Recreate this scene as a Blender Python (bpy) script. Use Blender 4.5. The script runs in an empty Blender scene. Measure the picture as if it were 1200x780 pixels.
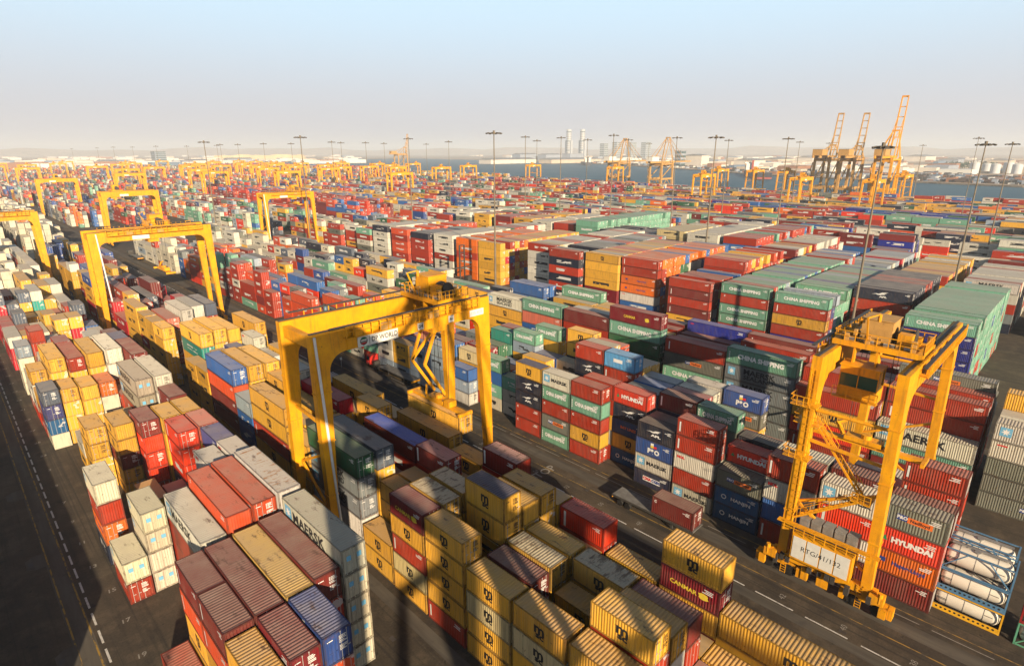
import bpy, bmesh, math, random
import numpy as np
from mathutils import Vector, Matrix
R = math.radians
random.seed(7)
SC = bpy.context.scene
COL = SC.collection
# ------------------------------------------------------------------ camera
CAMH = 48.0
cam_d = bpy.data.cameras.new('Camera')
cam = bpy.data.objects.new('Camera', cam_d)
COL.objects.link(cam)
SC.camera = cam
RT = Vector((0.711378, -0.702806, -0.002201)); UP = Vector((0.210368, 0.209943, 0.954814)); FW = Vector((0.670586, 0.679697, -0.297197))
cam.matrix_world = Matrix(((RT.x, UP.x, -FW.x, 0), (RT.y, UP.y, -FW.y, 0), (RT.z, UP.z, -FW.z, CAMH), (0, 0, 0, 1)))
cam_d.sensor_width = 36.0
cam_d.lens = 36.0 * 683.5 / 1200.0
cam_d.clip_start = 0.5
cam_d.clip_end = 60000
# ------------------------------------------------------------------ world, sun, exposure
SUN_EL, SUN_STR, SKY_STR, EXPO, HAZE_D = 19.0, 5.0, 0.05, 0.80, 0.00016
SH = Vector((0.39, 0.921, 0))                                  # the way shadows fall on the ground
HAZE_LOW, HAZE_HIGH = (7.7, 7.6, 8.0), (7.7, 10.3, 12.3)
W = bpy.data.worlds.new("World"); SC.world = W; W.use_nodes = True
nt = W.node_tree
bgn = nt.nodes['Background']
sky = nt.nodes.new('ShaderNodeTexSky'); sky.sky_type = 'NISHITA'; sky.sun_disc = False
sky.sun_elevation = R(SUN_EL)
sky.sun_rotation = math.atan2(-SH.x, -SH.y)
sky.altitude = 0; sky.air_density = 1.0; sky.dust_density = .7; sky.ozone_density = 1.0
def wn(t_, **k):
    x = nt.nodes.new(t_)
    for a_, b_ in k.items(): setattr(x, a_, b_)
    return x
def wramp(z, a, b):
    x = wn('ShaderNodeMapRange', interpolation_type='SMOOTHSTEP'); nt.links.new(z, x.inputs[0])
    for i_, q_ in enumerate((a, b, 0.0, 1.0)): x.inputs[i_ + 1].default_value = q_
    return x.outputs[0]
def wmix(f, a, b):
    x = wn('ShaderNodeMix', data_type='RGBA')
    for s_, q_ in ((x.inputs[0], f), (x.inputs[6], a), (x.inputs[7], b)):
        if hasattr(q_, 'is_output'): nt.links.new(q_, s_)
        else: s_.default_value = (*q_, 1)
    return x.outputs[2]
tcw = wn('ShaderNodeTexCoord'); sxw = wn('ShaderNodeSeparateXYZ'); nt.links.new(tcw.outputs['Generated'], sxw.inputs[0]); zz_ = sxw.outputs[2]
veil = wmix(wramp(zz_, .02, .23), HAZE_LOW, HAZE_HIGH)            # the dusty veil that lies along the horizon
nt.links.new(wmix(wramp(zz_, .215, .33), veil, sky.outputs[0]), bgn.inputs[0]); bgn.inputs[1].default_value = SKY_STR
sd = bpy.data.lights.new('Sun', 'SUN'); sd.energy = SUN_STR; sd.angle = R(0.53); sd.color = (1.0, 0.81, 0.57)
sun = bpy.data.objects.new('Sun', sd); COL.objects.link(sun)
ld = Vector((SH.x * math.cos(R(SUN_EL)), SH.y * math.cos(R(SUN_EL)), -math.sin(R(SUN_EL))))
sun.rotation_euler = ld.to_track_quat('-Z', 'Y').to_euler()
SC.view_settings.view_transform = 'Standard'; SC.view_settings.look = 'None'
SC.view_settings.exposure = EXPO; SC.view_settings.gamma = 1; SC.view_settings.use_curve_mapping = False
SC.cycles.max_bounces = 5; SC.cycles.diffuse_bounces = 1; SC.cycles.glossy_bounces = 2; SC.cycles.volume_bounces = 1
SC.cycles.use_denoising = True

# ------------------------------------------------------------------ helpers. Coordinates (u, v, z): u runs along the lanes, v across them; Blender x = v, y = u
class MB:
    def __init__(s): s.v = []; s.f = []; s.mi = []
    def add(s, vs, fs, mi=0):
        b = len(s.v); s.v += [(p[1], p[0], p[2]) for p in vs]
        s.f += [tuple(b + i for i in f) for f in fs]; s.mi += [mi] * len(fs); return s
    def box(s, u0, u1, v0, v1, z0, z1, mi=0):
        vs = [(u, v, z) for z in (z0, z1) for v in (v0, v1) for u in (u0, u1)]
        return s.add(vs, [(0, 1, 3, 2), (4, 6, 7, 5), (0, 4, 5, 1), (2, 3, 7, 6), (0, 2, 6, 4), (1, 5, 7, 3)], mi)
    def bar(s, p, q, w, h=None, w2=None, mi=0):
        h = h or w; p = Vector(p); q = Vector(q); d = (q - p).normalized()
        a = d.cross(Vector((0, 0, 1)))
        if a.length < 1e-3: a = Vector((0, 1, 0))
        a.normalize(); b = a.cross(d).normalized(); k = (w2 / w) if w2 else 1
        vs = [c + a * (x * w / 2 * m) + b * (y * h / 2 * m) for c, m in ((p, 1), (q, k)) for x, y in ((-1, -1), (1, -1), (1, 1), (-1, 1))]
        return s.add([tuple(x) for x in vs], [(0, 3, 2, 1), (4, 5, 6, 7), (0, 1, 5, 4), (1, 2, 6, 5), (2, 3, 7, 6), (3, 0, 4, 7)], mi)
    def tube(s, p, q, r, r2=None, n=10, mi=0, cap=True):
        p = Vector(p); q = Vector(q); d = (q - p).normalized(); r2 = r if r2 is None else r2
        a = d.cross(Vector((0, 0, 1)))
        if a.length < 1e-3: a = Vector((1, 0, 0))
        a.normalize(); b = a.cross(d).normalized()
        vs = [tuple(c + (a * math.cos(2 * math.pi * i / n) + b * math.sin(2 * math.pi * i / n)) * rr) for c, rr in ((p, r), (q, r2)) for i in range(n)]
        fs = [(i, (i + 1) % n, n + (i + 1) % n, n + i) for i in range(n)]
        if cap: fs += [tuple(range(n))[::-1], tuple(range(n, 2 * n))]
        return s.add(vs, fs, mi)
    def lathe(s, p, d, prof, n=16, mi=0):
        p = Vector(p); d = Vector(d).normalized(); a = d.cross(Vector((0, 0, 1)))
        if a.length < 1e-3: a = Vector((1, 0, 0))
        a.normalize(); b = a.cross(d).normalized(); m = len(prof)
        vs = [tuple(p + d * t + (a * math.cos(2 * math.pi * i / n) + b * math.sin(2 * math.pi * i / n)) * r) for t, r in prof for i in range(n)]
        fs = [(j * n + i, j * n + (i + 1) % n, (j + 1) * n + (i + 1) % n, (j + 1) * n + i) for j in range(m - 1) for i in range(n)]
        fs += [tuple(range(n))[::-1], tuple(range((m - 1) * n, m * n))]
        return s.add(vs, fs, mi)
    def prism(s, pts, axis, a0, a1, mi=0):
        """polygon pts in the plane across AXIS ('u': pts are (v,z); 'v': pts are (u,z); 'z': pts are (u,v)) from a0 to a1"""
        def P(c, a): return {'u': (a, c[0], c[1]), 'v': (c[0], a, c[1]), 'z': (c[0], c[1], a)}[axis]
        n = len(pts); vs = [P(c, a0) for c in pts] + [P(c, a1) for c in pts]
        return s.add(vs, [tuple(range(n))[::-1], tuple(range(n, 2 * n))] + [(i, (i + 1) % n, n + (i + 1) % n, n + i) for i in range(n)], mi)
    def mesh(s, name, fix=True):
        m = bpy.data.meshes.new(name); m.from_pydata(s.v, [], s.f)
        if any(s.mi): m.polygons.foreach_set('material_index', s.mi)
        if fix:
            bm = bmesh.new(); bm.from_mesh(m); bmesh.ops.recalc_face_normals(bm, faces=bm.faces); bm.to_mesh(m); bm.free()
        m.update(); return m
    def build(s, name, mat, parent=None, loc=None, smooth=False):
        m = s.mesh(name)
        for x in (mat if isinstance(mat, (list, tuple)) else [mat]): m.materials.append(x)
        if smooth: m.polygons.foreach_set('use_smooth', [True] * len(m.polygons))
        return link(name, m, parent, loc)

def link(name, data, parent=None, loc=None):
    o = bpy.data.objects.new(name, data); COL.objects.link(o)
    if parent: o.parent = parent
    if loc: o.location = (loc[1], loc[0], loc[2])
    return o
def tag(o, label=None, cat=None, group=None, kind=None):
    if label: o['label'] = label
    if cat: o['category'] = cat
    if group: o['group'] = group
    if kind: o['kind'] = kind
    return o
def thing(name, loc, label, cat, group=None, rot=0):
    o = link(name, None, None, loc); o.rotation_euler.z = rot; o.empty_display_size = .5
    return tag(o, label, cat, group)
def copy_tree(o, parent=None):
    c = o.copy(); COL.objects.link(c); c.parent = parent
    for ch in o.children: copy_tree(ch, c)
    return c

# ------------------------------------------------------------------ materials
def srgb(r, g, b):
    f = lambda c: (c / 255 / 12.92) if c <= 10 else ((c / 255 + .055) / 1.055) ** 2.4
    return (f(r), f(g), f(b))
class NT:
    def __init__(s, name):
        s.m = bpy.data.materials.new(name); s.m.use_nodes = True; s.t = s.m.node_tree; s.b = s.t.nodes['Principled BSDF']
    def n(s, typ, **k):
        x = s.t.nodes.new('ShaderNode' + typ)
        for a, b in k.items(): setattr(x, a, b)
        return x
    def set(s, sock, val):
        if hasattr(val, 'is_output'): s.t.links.new(val, sock)
        elif isinstance(val, tuple) and len(val) == 3 and sock.type == 'RGBA': sock.default_value = (*val, 1)
        else: sock.default_value = val
    def math(s, op, a, b=0.0, clamp=False):
        x = s.n('Math', operation=op, use_clamp=clamp); s.set(x.inputs[0], a); s.set(x.inputs[1], b); return x.outputs[0]
    def mix(s, f, a, b, mode='MIX'):
        x = s.n('Mix', data_type='RGBA', blend_type=mode); s.set(x.inputs[0], f); s.set(x.inputs[6], a); s.set(x.inputs[7], b); return x.outputs[2]
    def noise(s, vec, scale, detail=4, rough=.55):
        x = s.n('TexNoise'); s.t.links.new(vec, x.inputs['Vector']); x.inputs['Scale'].default_value = scale; x.inputs['Detail'].default_value = detail; x.inputs['Roughness'].default_value = rough; return x.outputs['Fac']
    def ramp(s, f, a, b, ca=0.0, cb=1.0):
        x = s.n('MapRange', clamp=True); s.set(x.inputs[0], f)
        for i, q in enumerate((a, b, ca, cb)): x.inputs[i + 1].default_value = q
        return x.outputs[0]
    def scale(s, vec, k):
        x = s.n('VectorMath', operation='MULTIPLY'); s.t.links.new(vec, x.inputs[0]); x.inputs[1].default_value = k; return x.outputs[0]
    def coord(s, rnd=True, world=False):
        tc = s.n('TexCoord'); v = tc.outputs['Object']
        if world: return s.n('NewGeometry').outputs['Position']
        if rnd:
            oi = s.n('ObjectInfo'); x = s.n('VectorMath', operation='MULTIPLY_ADD')
            cx = s.n('CombineXYZ'); s.t.links.new(oi.outputs['Random'], cx.inputs[0]); s.t.links.new(oi.outputs['Random'], cx.inputs[1]); s.t.links.new(oi.outputs['Random'], cx.inputs[2])
            s.t.links.new(cx.outputs[0], x.inputs[0]); x.inputs[1].default_value = (53., 91., 37.); s.t.links.new(v, x.inputs[2]); v = x.outputs[0]
        return v
    def bump(s, h, dist, strength=.6):
        x = s.n('Bump'); x.inputs['Distance'].default_value = dist; x.inputs['Strength'].default_value = strength; s.t.links.new(h, x.inputs['Height']); s.t.links.new(x.outputs[0], s.b.inputs['Normal'])
    def done(s, col, rough=.5, spec=.4, metal=0):
        s.set(s.b.inputs['Base Color'], col); s.set(s.b.inputs['Roughness'], rough); s.b.inputs['Specular IOR Level'].default_value = spec; s.b.inputs['Metallic'].default_value = metal
        return s.m
def simple(name, rgb, rough=.55, var=.18, sc=1.5, metal=0, spec=.35, rust=0.0):
    t = NT(name); v = t.coord(); n = t.noise(v, sc, 5)
    f = t.ramp(n, .3, .72, 1 - var, 1 + var * .6); c = t.mix(1.0, rgb, f, 'MULTIPLY')
    if rust:
        n2 = t.noise(t.scale(v, (1.2, 1.2, .35)), 2.3, 6, .65); c = t.mix(t.ramp(n2, .60, .70, 0, rust), c, (.16, .07, .035))
    return t.done(c, t.ramp(n, .3, .7, rough - .08, rough + .1), spec, metal)

CODE = {  # livery: side colour (srgb), roof colour or None
 'y': ((220, 164, 56), None), 'Q': ((196, 176, 128), None), 'q': ((206, 158, 70), (196, 180, 150)), 'T': ((220, 164, 56), (52, 58, 92)),
 'r': ((164, 50, 28), None), 'm': ((118, 40, 36), None), 'd': ((118, 18, 32), None), 'D': ((132, 44, 38), (170, 110, 106)), 'X': ((128, 46, 30), (38, 74, 170)),
 'e': ((150, 40, 26), (188, 138, 126)), 'R': ((222, 56, 24), None), 'O': ((206, 76, 38), None), 'o': ((230, 110, 28), None), 'h': ((214, 58, 34), None), 'K': ((176, 28, 44), None),
 'c': ((112, 164, 138), None), 'C': ((44, 92, 62), None), 't': ((44, 140, 128), None), 'k': ((32, 38, 56), None), 'x': ((30, 36, 62), None),
 'P': ((44, 76, 140), None), 'H': ((32, 82, 124), None), 'J': ((34, 66, 110), None), 'B': ((50, 98, 160), None), 'L': ((84, 150, 196), None), 'V': ((30, 42, 136), None), 'v': ((62, 66, 120), None),
 'w': ((198, 192, 176), None), 'E': ((206, 196, 172), None), 'W': ((206, 200, 184), None), 'U': ((206, 202, 192), None), 'g': ((116, 122, 122), None), 'G': ((112, 114, 102), None), 'S': ((84, 94, 108), None), 's': ((146, 160, 172), None), 'Z': ((168, 156, 132), None), 'p': ((206, 112, 90), None), 'Y': ((208, 168, 84), None)}
NAMEC = {'y': 'yellow', 'Y': 'yellow', 'Q': 'pale cream', 'q': 'yellow rusty-roofed', 'T': 'yellow blue-roofed', 'r': 'red-brown', 'm': 'maroon', 'd': 'dark crimson', 'D': 'maroon pink-roofed', 'X': 'red-brown blue-roofed', 'e': 'red stained-roofed', 'R': 'bright red', 'O': 'rust-orange', 'o': 'orange', 'h': 'vermilion', 'K': 'crimson', 'c': 'sea-green', 'C': 'dark green', 't': 'teal', 'k': 'navy', 'x': 'dark navy', 'P': 'royal blue', 'H': 'deep blue', 'J': 'dull blue', 'B': 'mid-blue', 'L': 'light blue', 'V': 'ultramarine', 'v': 'violet-blue', 'w': 'light grey', 'E': 'white refrigerated', 'W': 'off-white', 'U': 'rust-streaked white', 'g': 'grey', 'G': 'olive-grey', 'S': 'slate', 's': 'pale blue', 'Z': 'beige refrigerated', 'p': 'salmon'}
MARKN = {'y': 'black logo', 'T': 'black logo', 'q': 'black logo', 'Q': 'black logo', 'w': 'black lettering', 'g': 'black lettering', 'Z': 'black lettering', 'c': 'white lettering', 'k': 'white eagle', 'd': 'yellow emblem', 'P': 'flag emblem', 'G': 'orange patch', 'h': 'white lettering', 'H': 'white lettering', 'x': 'white patch', 'J': 'orange lettering', 'o': 'blue lettering', 'E': 'blue door squares', 'L': 'white patch'}
SIDE = {}; ROOF = {}
def cont_mat(code, roof):
    rgb, rr = CODE[code]; rgb = srgb(*rgb)
    t = NT('painted_steel_' + ('roof_' if roof else 'side_') + code); v = t.coord()
    oi = t.n('ObjectInfo')
    base = t.mix(1.0, rgb if not (roof and rr) else srgb(*rr), oi.outputs['Color'], 'MULTIPLY')
    n1 = t.noise(v, .55, 4); n2 = t.noise(v, 3.1, 6, .62)
    if roof:
        dust = (.36, .30, .235)
        c = t.mix(t.ramp(n1, .3, .75, .14 if rr else .26, .34 if rr else .56), base, dust)
        n3 = t.noise(t.scale(v, (1., .35, 1.)), 1.3, 6, .68)
        c = t.mix(t.ramp(n3, .58, .67, 0, .75), c, (.09, .05, .035))
        c = t.mix(t.ramp(n2, .62, .72, 0, .45), c, (.10, .075, .06))
        if code in 'Uqe':
            n4 = t.noise(t.scale(v, (.5, 1.6, 1.)), 1.1, 6, .7); c = t.mix(t.ramp(n4, .53, .60, 0, .85), c, (.30, .13, .04) if code == 'U' else (.13, .085, .05))
    else:
        st = t.noise(t.scale(v, (4.0, 4.0, .22)), 1.0, 5, .6)
        c = t.mix(t.ramp(st, .44, .70, 0, .6), base, t.mix(.65, base, (.085, .055, .038)))
        c = t.mix(t.ramp(n1, .4, .72, 0, .10), c, (.34, .29, .22))
        c = t.mix(t.ramp(n2, .63, .70, 0, .8), c, (.13, .05, .025))
    t.bump(t.noise(v, 1.1, 3, .5), .06, .5)
    return t.done(c, t.ramp(n1, .3, .7, .42, .62), .3)
def smat(code):
    if code not in SIDE: SIDE[code] = cont_mat(code, False)
    return SIDE[code]
def fmat(code):
    if ('f', code) not in SIDE:
        rgb = srgb(*CODE[code][0]); t = NT('painted_frame_' + code); v = t.coord(); oi = t.n('ObjectInfo'); n = t.noise(v, 1.7, 5, .65)
        c = t.mix(1.0, t.mix(.5, rgb, (.035, .028, .024)), oi.outputs['Color'], 'MULTIPLY'); c = t.mix(t.ramp(n, .48, .66, 0, .7), c, (.085, .045, .028)); SIDE['f', code] = t.done(c, .65, .25)
    return SIDE['f', code]
def rmat(code):
    if code not in ROOF: ROOF[code] = cont_mat(code, True)
    return ROOF[code]
M = {}
t = NT('yellow_crane_paint'); v = t.coord(); n1 = t.noise(v, .5, 5, .6); n2 = t.noise(t.scale(v, (2.2, 2.2, .16)), 1.1, 6, .65); n3 = t.noise(v, 4.5, 5, .65)
c = t.mix(t.ramp(n1, .35, .7), srgb(238, 166, 20), srgb(214, 142, 22)); c = t.mix(t.ramp(n2, .52, .72, 0, .55), c, (.22, .115, .025)); c = t.mix(t.ramp(n3, .62, .70, 0, .6), c, (.13, .06, .02))
M['rtg'] = t.done(c, t.ramp(n1, .3, .7, .4, .6), .35)
M['rtg_pale'] = simple('pale_crane_paint', srgb(190, 146, 82), .55, .2, .8, rust=.5)
M['white'] = simple('white_paint', (.72, .70, .64), .5, .1)
M['black'] = simple('black_rubber', (.018, .017, .016), .7, .3)
M['dark'] = simple('dark_steel', (.06, .055, .05), .55, .3)
M['steel'] = simple('galvanised_steel', (.36, .34, .31), .45, .25, metal=.4)
M['mast'] = simple('mast_steel', (.20, .165, .12), .55, .25, .6, metal=.2)
M['lamp'] = simple('lamp_housing', (.10, .085, .065), .5, .3)
M['red'] = simple('red_cab_paint', (.58, .035, .025), .35, .1)
M['orange'] = simple('orange_cab_paint', (.62, .17, .03), .35, .1)
M['deck'] = simple('grey_deck', (.17, .165, .155), .7, .35, 1.2, rust=.3)
M['ink'] = simple('black_lettering', (.02, .02, .022), .6, .2)
M['wht'] = simple('white_lettering', (.78, .76, .72), .6, .1)
M['yel'] = simple('yellow_lettering', (.75, .55, .05), .6, .1)
M['orl'] = simple('orange_lettering', (.75, .17, .03), .6, .1)
M['redl'] = simple('red_lettering', (.65, .03, .03), .6, .1)
M['blul'] = simple('blue_lettering', (.03, .06, .25), .6, .1)
M['cyan'] = simple('sky_blue_emblem', (.16, .42, .62), .6, .1)
M['grn'] = simple('green_emblem', (.03, .25, .10), .6, .1)
M['rod'] = simple('lock_rod_steel', (.42, .40, .37), .5, .25)
t = NT('cab_glass'); M['glass'] = t.done((.02, .06, .06), .08, .6)

t = NT('cab_green_glass'); M['cabglass'] = t.done((.015, .075, .065), .12, .6)
# ------------------------------------------------------------------ setting: ground, quay, water, sky haze
def sheet(name, pts, z, mat, kind='structure', thick=0):
    return tag(MB().add([(u, v, z) for u, v in pts], [tuple(range(len(pts)))]).build(name, mat), kind=kind)
t = NT('yard_asphalt'); p = t.coord(world=True)
n1 = t.noise(p, .035, 5, .6); n2 = t.noise(p, .35, 6, .65); n3 = t.noise(t.scale(p, (1.1, .05, 1)), .8, 5, .6); n4 = t.noise(p, 5, 4, .6)
c = t.mix(t.ramp(n1, .35, .68), (.044, .037, .030), (.096, .074, .050))
c = t.mix(t.ramp(n2, .48, .70, 0, .7), c, (.135, .104, .070))
c = t.mix(t.ramp(n3, .52, .68, 0, .5), c, (.026, .024, .022))
c = t.mix(t.ramp(n2, .30, .40, .7, 0), c, (.028, .026, .024)); n5 = t.noise(t.scale(p, (1.9, .018, 1)), .8, 4, .6); c = t.mix(t.ramp(n5, .56, .64, 0, .6), c, (.03, .028, .026)); n6 = t.noise(p, .9, 3, .6); c = t.mix(t.ramp(n6, .66, .72, 0, .75), c, (.022, .02, .019))
c = t.mix(1.0, c, t.ramp(n4, .3, .7, .82, 1.16), 'MULTIPLY')
t.bump(n4, .02, .4); M['asphalt'] = t.done(c, .82, .25)
t = NT('concrete_runway'); p = t.coord(world=True); n1 = t.noise(t.scale(p, (1, .08, 1)), .9, 6, .6); n2 = t.noise(p, .6, 5)
c = t.mix(t.ramp(n1, .35, .65), (.07, .062, .052), (.12, .106, .086)); c = t.mix(t.ramp(n2, .55, .7, 0, .6), c, (.06, .055, .05)); M['runway'] = t.done(c, .85, .2)
t = NT('worn_yellow_line'); p = t.coord(world=True); n = t.noise(t.scale(p, (2, .7, 1)), 1.2, 5, .7); c = t.mix(t.ramp(n, .42, .55), (.085, .075, .06), (.36, .22, .04)); M['yline'] = t.done(c, .8, .2)
t = NT('worn_white_line'); p = t.coord(world=True); n = t.noise(p, 2.2, 5, .7); c = t.mix(t.ramp(n, .30, .5, .25, 1), (.10, .09, .08), (.58, .56, .52)); M['wline'] = t.done(c, .8, .2)
M['wfaint'] = simple('faint_white_paint', (.27, .25, .22), .8, .3, 3)
t = NT('desert_ground'); p = t.coord(world=True); n = t.noise(p, .0022, 7, .62); n2 = t.noise(p, .016, 6, .65)
c = t.mix(t.ramp(n, .38, .62), (.36, .27, .185), (.47, .37, .27)); c = t.mix(t.ramp(n2, .52, .62, 0, .8), c, (.17, .135, .105)); M['desert'] = t.done(c, .9, .15)
t = NT('harbour_water'); p = t.coord(world=True); n = t.noise(t.scale(p, (1, 1, 1)), .12, 6, .6); n2 = t.noise(p, .01, 3)
t.bump(n, .5, .7); M['water'] = t.done(t.mix(t.ramp(n2, .4, .65), (.022, .085, .135), (.035, .11, .16)), .5, .12)
QV = lambda u: 612 + .2 * u
far = [(-2500, -300), (95, 1090), (330, 1170), (563, 1285), (907, 1560), (1323, 1836), (2032, 2230), (3600, 2600)]
near = [(3600, QV(3600)), (-2500, QV(-2500))]
sheet('yard_ground', [(-2500, -1500), (2250, -1500), (2250, QV(2250)), (-2500, QV(-2500))], 0, M['asphalt'])
sheet('inland_ground', [(2250, -6000), (14000, -6000), (14000, 2600), (3600, 2600), (3600, QV(3600)), (2250, QV(2250))], 0, M['desert'])
land = MB().add([(u, v, -2.4) for u, v in ((-14000, -14000), (14000, -14000), (14000, 14000), (-14000, 14000))], [(0, 1, 2, 3)])
tag(land.build('terrain', M['desert']), kind='structure')
sheet('harbour_water', [(-2600, 60), (3700, 1300), (3700, 2700), (2032, 2300), (1323, 1900), (907, 1630), (563, 1345), (330, 1235), (95, 1150), (-2600, 1100)], -1.9, M['water'])
fs = [(-2600, 1050), (95, 1092), (330, 1170), (563, 1285), (907, 1560), (1323, 1836), (2032, 2240), (3600, 2600), (3600, QV(3600) + 2)]
shore = MB(); top = [(u, v, .3) for u, v in fs[:-1]] + [(14000, 2600, .3), (14000, 14000, .3), (-14000, 14000, .3), (-14000, 1050, .3)]
shore.add(top, [tuple(range(len(top)))])
for a, b in zip(fs[:-2], fs[1:-1]): shore.add([(*a, -2.4), (*b, -2.4), (*b, .3), (*a, .3)], [(0, 1, 2, 3)])
tag(shore.build('far_shore', M['desert']), kind='structure')
qw = MB()
qw.prism([(-2500, QV(-2500) - 3), (3600, QV(3600) - 3), (3600, QV(3600) + .6), (-2500, QV(-2500) + .6)], 'z', -2.4, .25)
tag(qw.build('quay_edge', M['runway']), kind='structure')
# ------------------------------------------------------------------ pavement bands and painted markings
for nme, v0, v1 in (('runway', 27.2, 28.6), ('runway', 51.2, 53.2), ('runway', 56.6, 58.0), ('runway', 63.0, 65.0), ('runway', 86.8, 88.4), ('runway', 1.3, 3.2)):
    sheet(nme, [(-40, v0), (620, v0), (620, v1), (-40, v1)], .004, M['runway'])
for v in (1.45, 2.95): sheet('painted_line', [(20, v), (330, v), (330, v + .16), (20, v + .16)], .008, M['yline'])
for v in (61.4, 66.6): sheet('painted_line', [(-20, v), (330, v), (330, v + .13), (-20, v + .13)], .008, M['yline'])
dash = MB(); u = 40.
while u < 330: dash.box(u, u + 2.3, 3.52, 3.72, .004, .009); u += 3.35
tag(dash.build('lane_dashes', M['wline']), kind='structure')
dash = MB(); u = -6.4
while u < 330: dash.box(u, u + 4.2, 58.2, 58.36, .004, .010); u += 5.45
tag(dash.build('lane_dashes', M['wline']), kind='structure')
dash = MB(); u = -20.
while u < 100: dash.box(u, u + 5.2, 65.7, 65.8, .004, .009); u += 6.3
tag(dash.build('lane_dashes', M['wfaint']), kind='structure')
TXT = {}
def text_mesh(s, size=1.0, bold=.0, align='CENTER'):
    k = (s, size, bold, align)
    if k not in TXT:
        c = bpy.data.curves.new('lettering', 'FONT'); c.body = s; c.size = size; c.align_x = align; c.align_y = 'CENTER'; c.offset = bold; c.resolution_u = 2
        o = bpy.data.objects.new('lettering', c); COL.objects.link(o)
        dg = bpy.context.evaluated_depsgraph_get(); me = bpy.data.meshes.new_from_object(o.evaluated_get(dg))
        vs = [tuple(x.co) for x in me.vertices]; fs = [tuple(p.vertices) for p in me.polygons]
        bpy.data.objects.remove(o); bpy.data.curves.remove(c); bpy.data.meshes.remove(me)
        TXT[k] = (vs, fs)
    return TXT[k]
def put_text(mb, s, size, origin, xd, yd, bold=0., mi=0, align='CENTER', sx=1.0):
    vs, fs = text_mesh(s, size, bold, align); o = Vector(origin); xd = Vector(xd); yd = Vector(yd)
    return mb.add([tuple(o + xd * (x * sx) + yd * y) for x, y, _ in vs], fs, mi)
gm = MB(); put_text(gm, 'STOP', 2.2, (54.0, 60.0, .012), (0, 1, 0), (1, 0, 0), .03)
tag(gm.build('ground_lettering', M['wfaint']), kind='structure')
gm = MB(); k = 0
for i in range(34):
    put_text(gm, str(19 - 2 * i if i < 9 else 2 * i + 5), .95, (58.9 + 6.35 * i, 6.0 if i < 3 else 5.3, .012), (0, 1, 0), (.99, .1, 0), .015)
for i in range(14): put_text(gm, str(2 * i + 36), .9, (-2 + 6.35 * i, 59.6, .012), (0, 1, 0), (1, 0, 0), .0)
tag(gm.build('bay_numbers', M['wfaint']), kind='structure')
gm = MB()
for u, v in ((83.7, .55), (63.6, .75), (104, .5)): gm.prism([(u - 1.6, v - .2), (u - 1.0, v - 1.0), (u + 1.0, v - 1.0), (u + 1.6, v - .2), (u + 1.6, v + .8), (u - 1.6, v + .8)], 'z', .003, .012)
tag(gm.build('drain_aprons', M['runway']), kind='structure')
gm = MB()
for u, v in ((83.7, 0), (63.6, .2), (104, 0), (46.2, 61.0), (10.6, 58.9), (43, 25.0), (2.8, 60.4)): gm.box(u - .35, u + .35, v - .22, v + .22, .006, .02)
tag(gm.build('drain_grates', M['dark']), kind='structure')

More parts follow.
